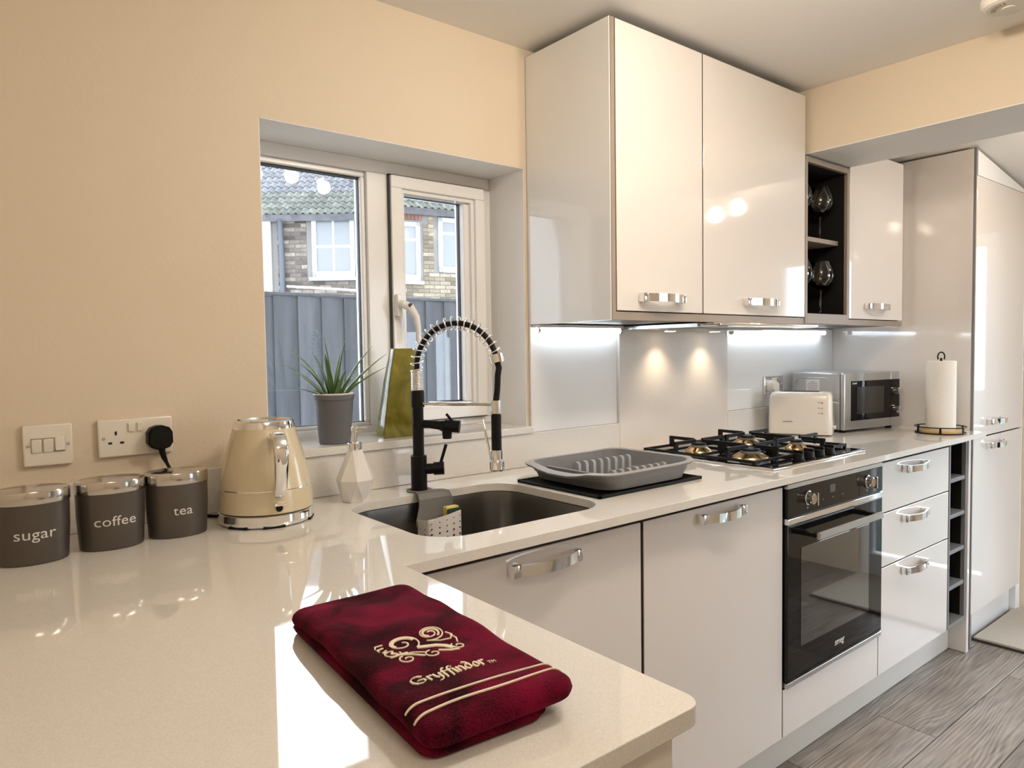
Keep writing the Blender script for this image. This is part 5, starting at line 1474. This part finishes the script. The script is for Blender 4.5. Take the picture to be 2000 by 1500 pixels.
for s in ([(0, .5), (.34, .5)], [(.17, .5), (.17, 0)], [(.45, 0), (.45, .5), (.62, .2), (.80, .5), (.80, 0)]):
    thread(bm, [(px + 0.001 + a * 0.010, -0.1105 + b * 0.010) for a, b in s], 0.0004, 0.0008)
mk('lettering', bm, 'thread_cream', tw, 60)
# plain scrollwork motif in place of the crest
bm = bmesh.new()
def spiral(cx, cy, r0, r1, a0, a1, n=40): return [(cx + (r0 + (r1 - r0) * k / n) * math.cos(math.radians(a0 + (a1 - a0) * k / n)), cy + (r0 + (r1 - r0) * k / n) * math.sin(math.radians(a0 + (a1 - a0) * k / n))) for k in range(n + 1)]
EX, EY = -0.008, -0.028
def em(P): return [(EX + a, EY + b) for a, b in P]
thread(bm, em(spiral(0.022, 0.018, 0.017, 0.003, -120, 470)), 0.0009)
thread(bm, em(spiral(-0.014, 0.014, 0.020, 0.004, -60, 420)), 0.0010)
thread(bm, em(spiral(-0.014, 0.014, 0.0155, 0.0095, 10, 200)), 0.0026)
thread(bm, em([(0.012, 0.005), (0.024, -0.004), (0.036, -0.006), (0.042, 0.002), (0.038, 0.010)]), 0.0009)
thread(bm, em([(-0.004, -0.004), (0.004, -0.008), (0.014, -0.012), (0.022, -0.020), (0.026, -0.030)]), 0.0038)
thread(bm, em(spiral(-0.034, -0.006, 0.010, 0.002, 60, 480)), 0.0009)
thread(bm, em(spiral(-0.026, -0.026, 0.0095, 0.002, 100, 520)), 0.0009)
thread(bm, em(spiral(0.002, -0.030, 0.0095, 0.002, 90, 500)), 0.0009)
thread(bm, em(spiral(0.034, -0.027, 0.0085, 0.002, 120, 540)), 0.0009)
thread(bm, em([(-0.040, -0.014), (-0.028, -0.012), (-0.014, -0.014), (-0.004, -0.022)]), 0.0010)
thread(bm, em([(0.038, -0.018), (0.042, -0.008), (0.040, 0.002)]), 0.0010)
for a in range(5):
    t = math.radians(150 + a * 22); thread(bm, em([(-0.014 + 0.021 * math.cos(t), 0.014 + 0.021 * math.sin(t)), (-0.014 + 0.029 * math.cos(t + .15), 0.014 + 0.027 * math.sin(t + .15)), (-0.014 + 0.030 * math.cos(t + .4), 0.014 + 0.024 * math.sin(t + .4))]), 0.0010)
thread(bm, em([(-0.030, -0.010), (-0.018, -0.018), (-0.008, -0.030)]), 0.0016)
thread(bm, em([(0.010, -0.026), (0.020, -0.034), (0.030, -0.036)]), 0.0018)
thread(bm, em(spiral(0.022, 0.018, 0.011, 0.006, -60, 240)), 0.0014)
mk('embroidered_motif', bm, 'thread_cream', tw, 60, label='cream embroidered scrollwork motif')

# ================================================================== SMOKE ALARM, DOORMAT
c = thing('smoke_alarm', 'round white smoke alarm on the ceiling', 'smoke alarm', (0.945, -1.025, ZC - 0.0003))
bm = bmesh.new(); lathe(bm, [(0.060, 0), (0.060, -0.012), (0.063, -0.013), (0.063, -0.024), (0.058, -0.036), (0.050, -0.040), (0.001, -0.041)], 48); mk('casing', bm, 'smoke_white', c)
bm = bmesh.new(); lathe(bm, [(0.016, -0.041), (0.016, -0.0435), (0.001, -0.044)], 28); mk('test_button', bm, 'smoke_white', c)
for k in range(6):
    a = math.radians(100 + k * 16)
    bm = bmesh.new(); rbox(bm, -0.0014, 0.0014, -0.006, 0.006, -0.0416, -0.040); xform(bm.verts, Matrix.Rotation(a, 4, 'Z') @ Matrix.Translation((0.034, 0, 0)) @ Matrix.Rotation(PI / 2, 4, 'Z')); mk('vent_slot', bm, 'taupe', c, 0)
c = thing('doormat', 'beige pile doormat with dark edge in front of the tall cabinet', 'doormat', (2.42, -0.965, 0.0003))
bm = bmesh.new(); rbox(bm, -0.266, 0.28, -0.42, 0.395, 0, 0.006, 0.001, 1); mk('backing', bm, 'mat_edge', c)
bm = bmesh.new(); rbox(bm, -0.260, 0.275, -0.415, 0.39, 0.0062, 0.017, 0.004, 2); mk('pile', bm, 'mat_pile', c)
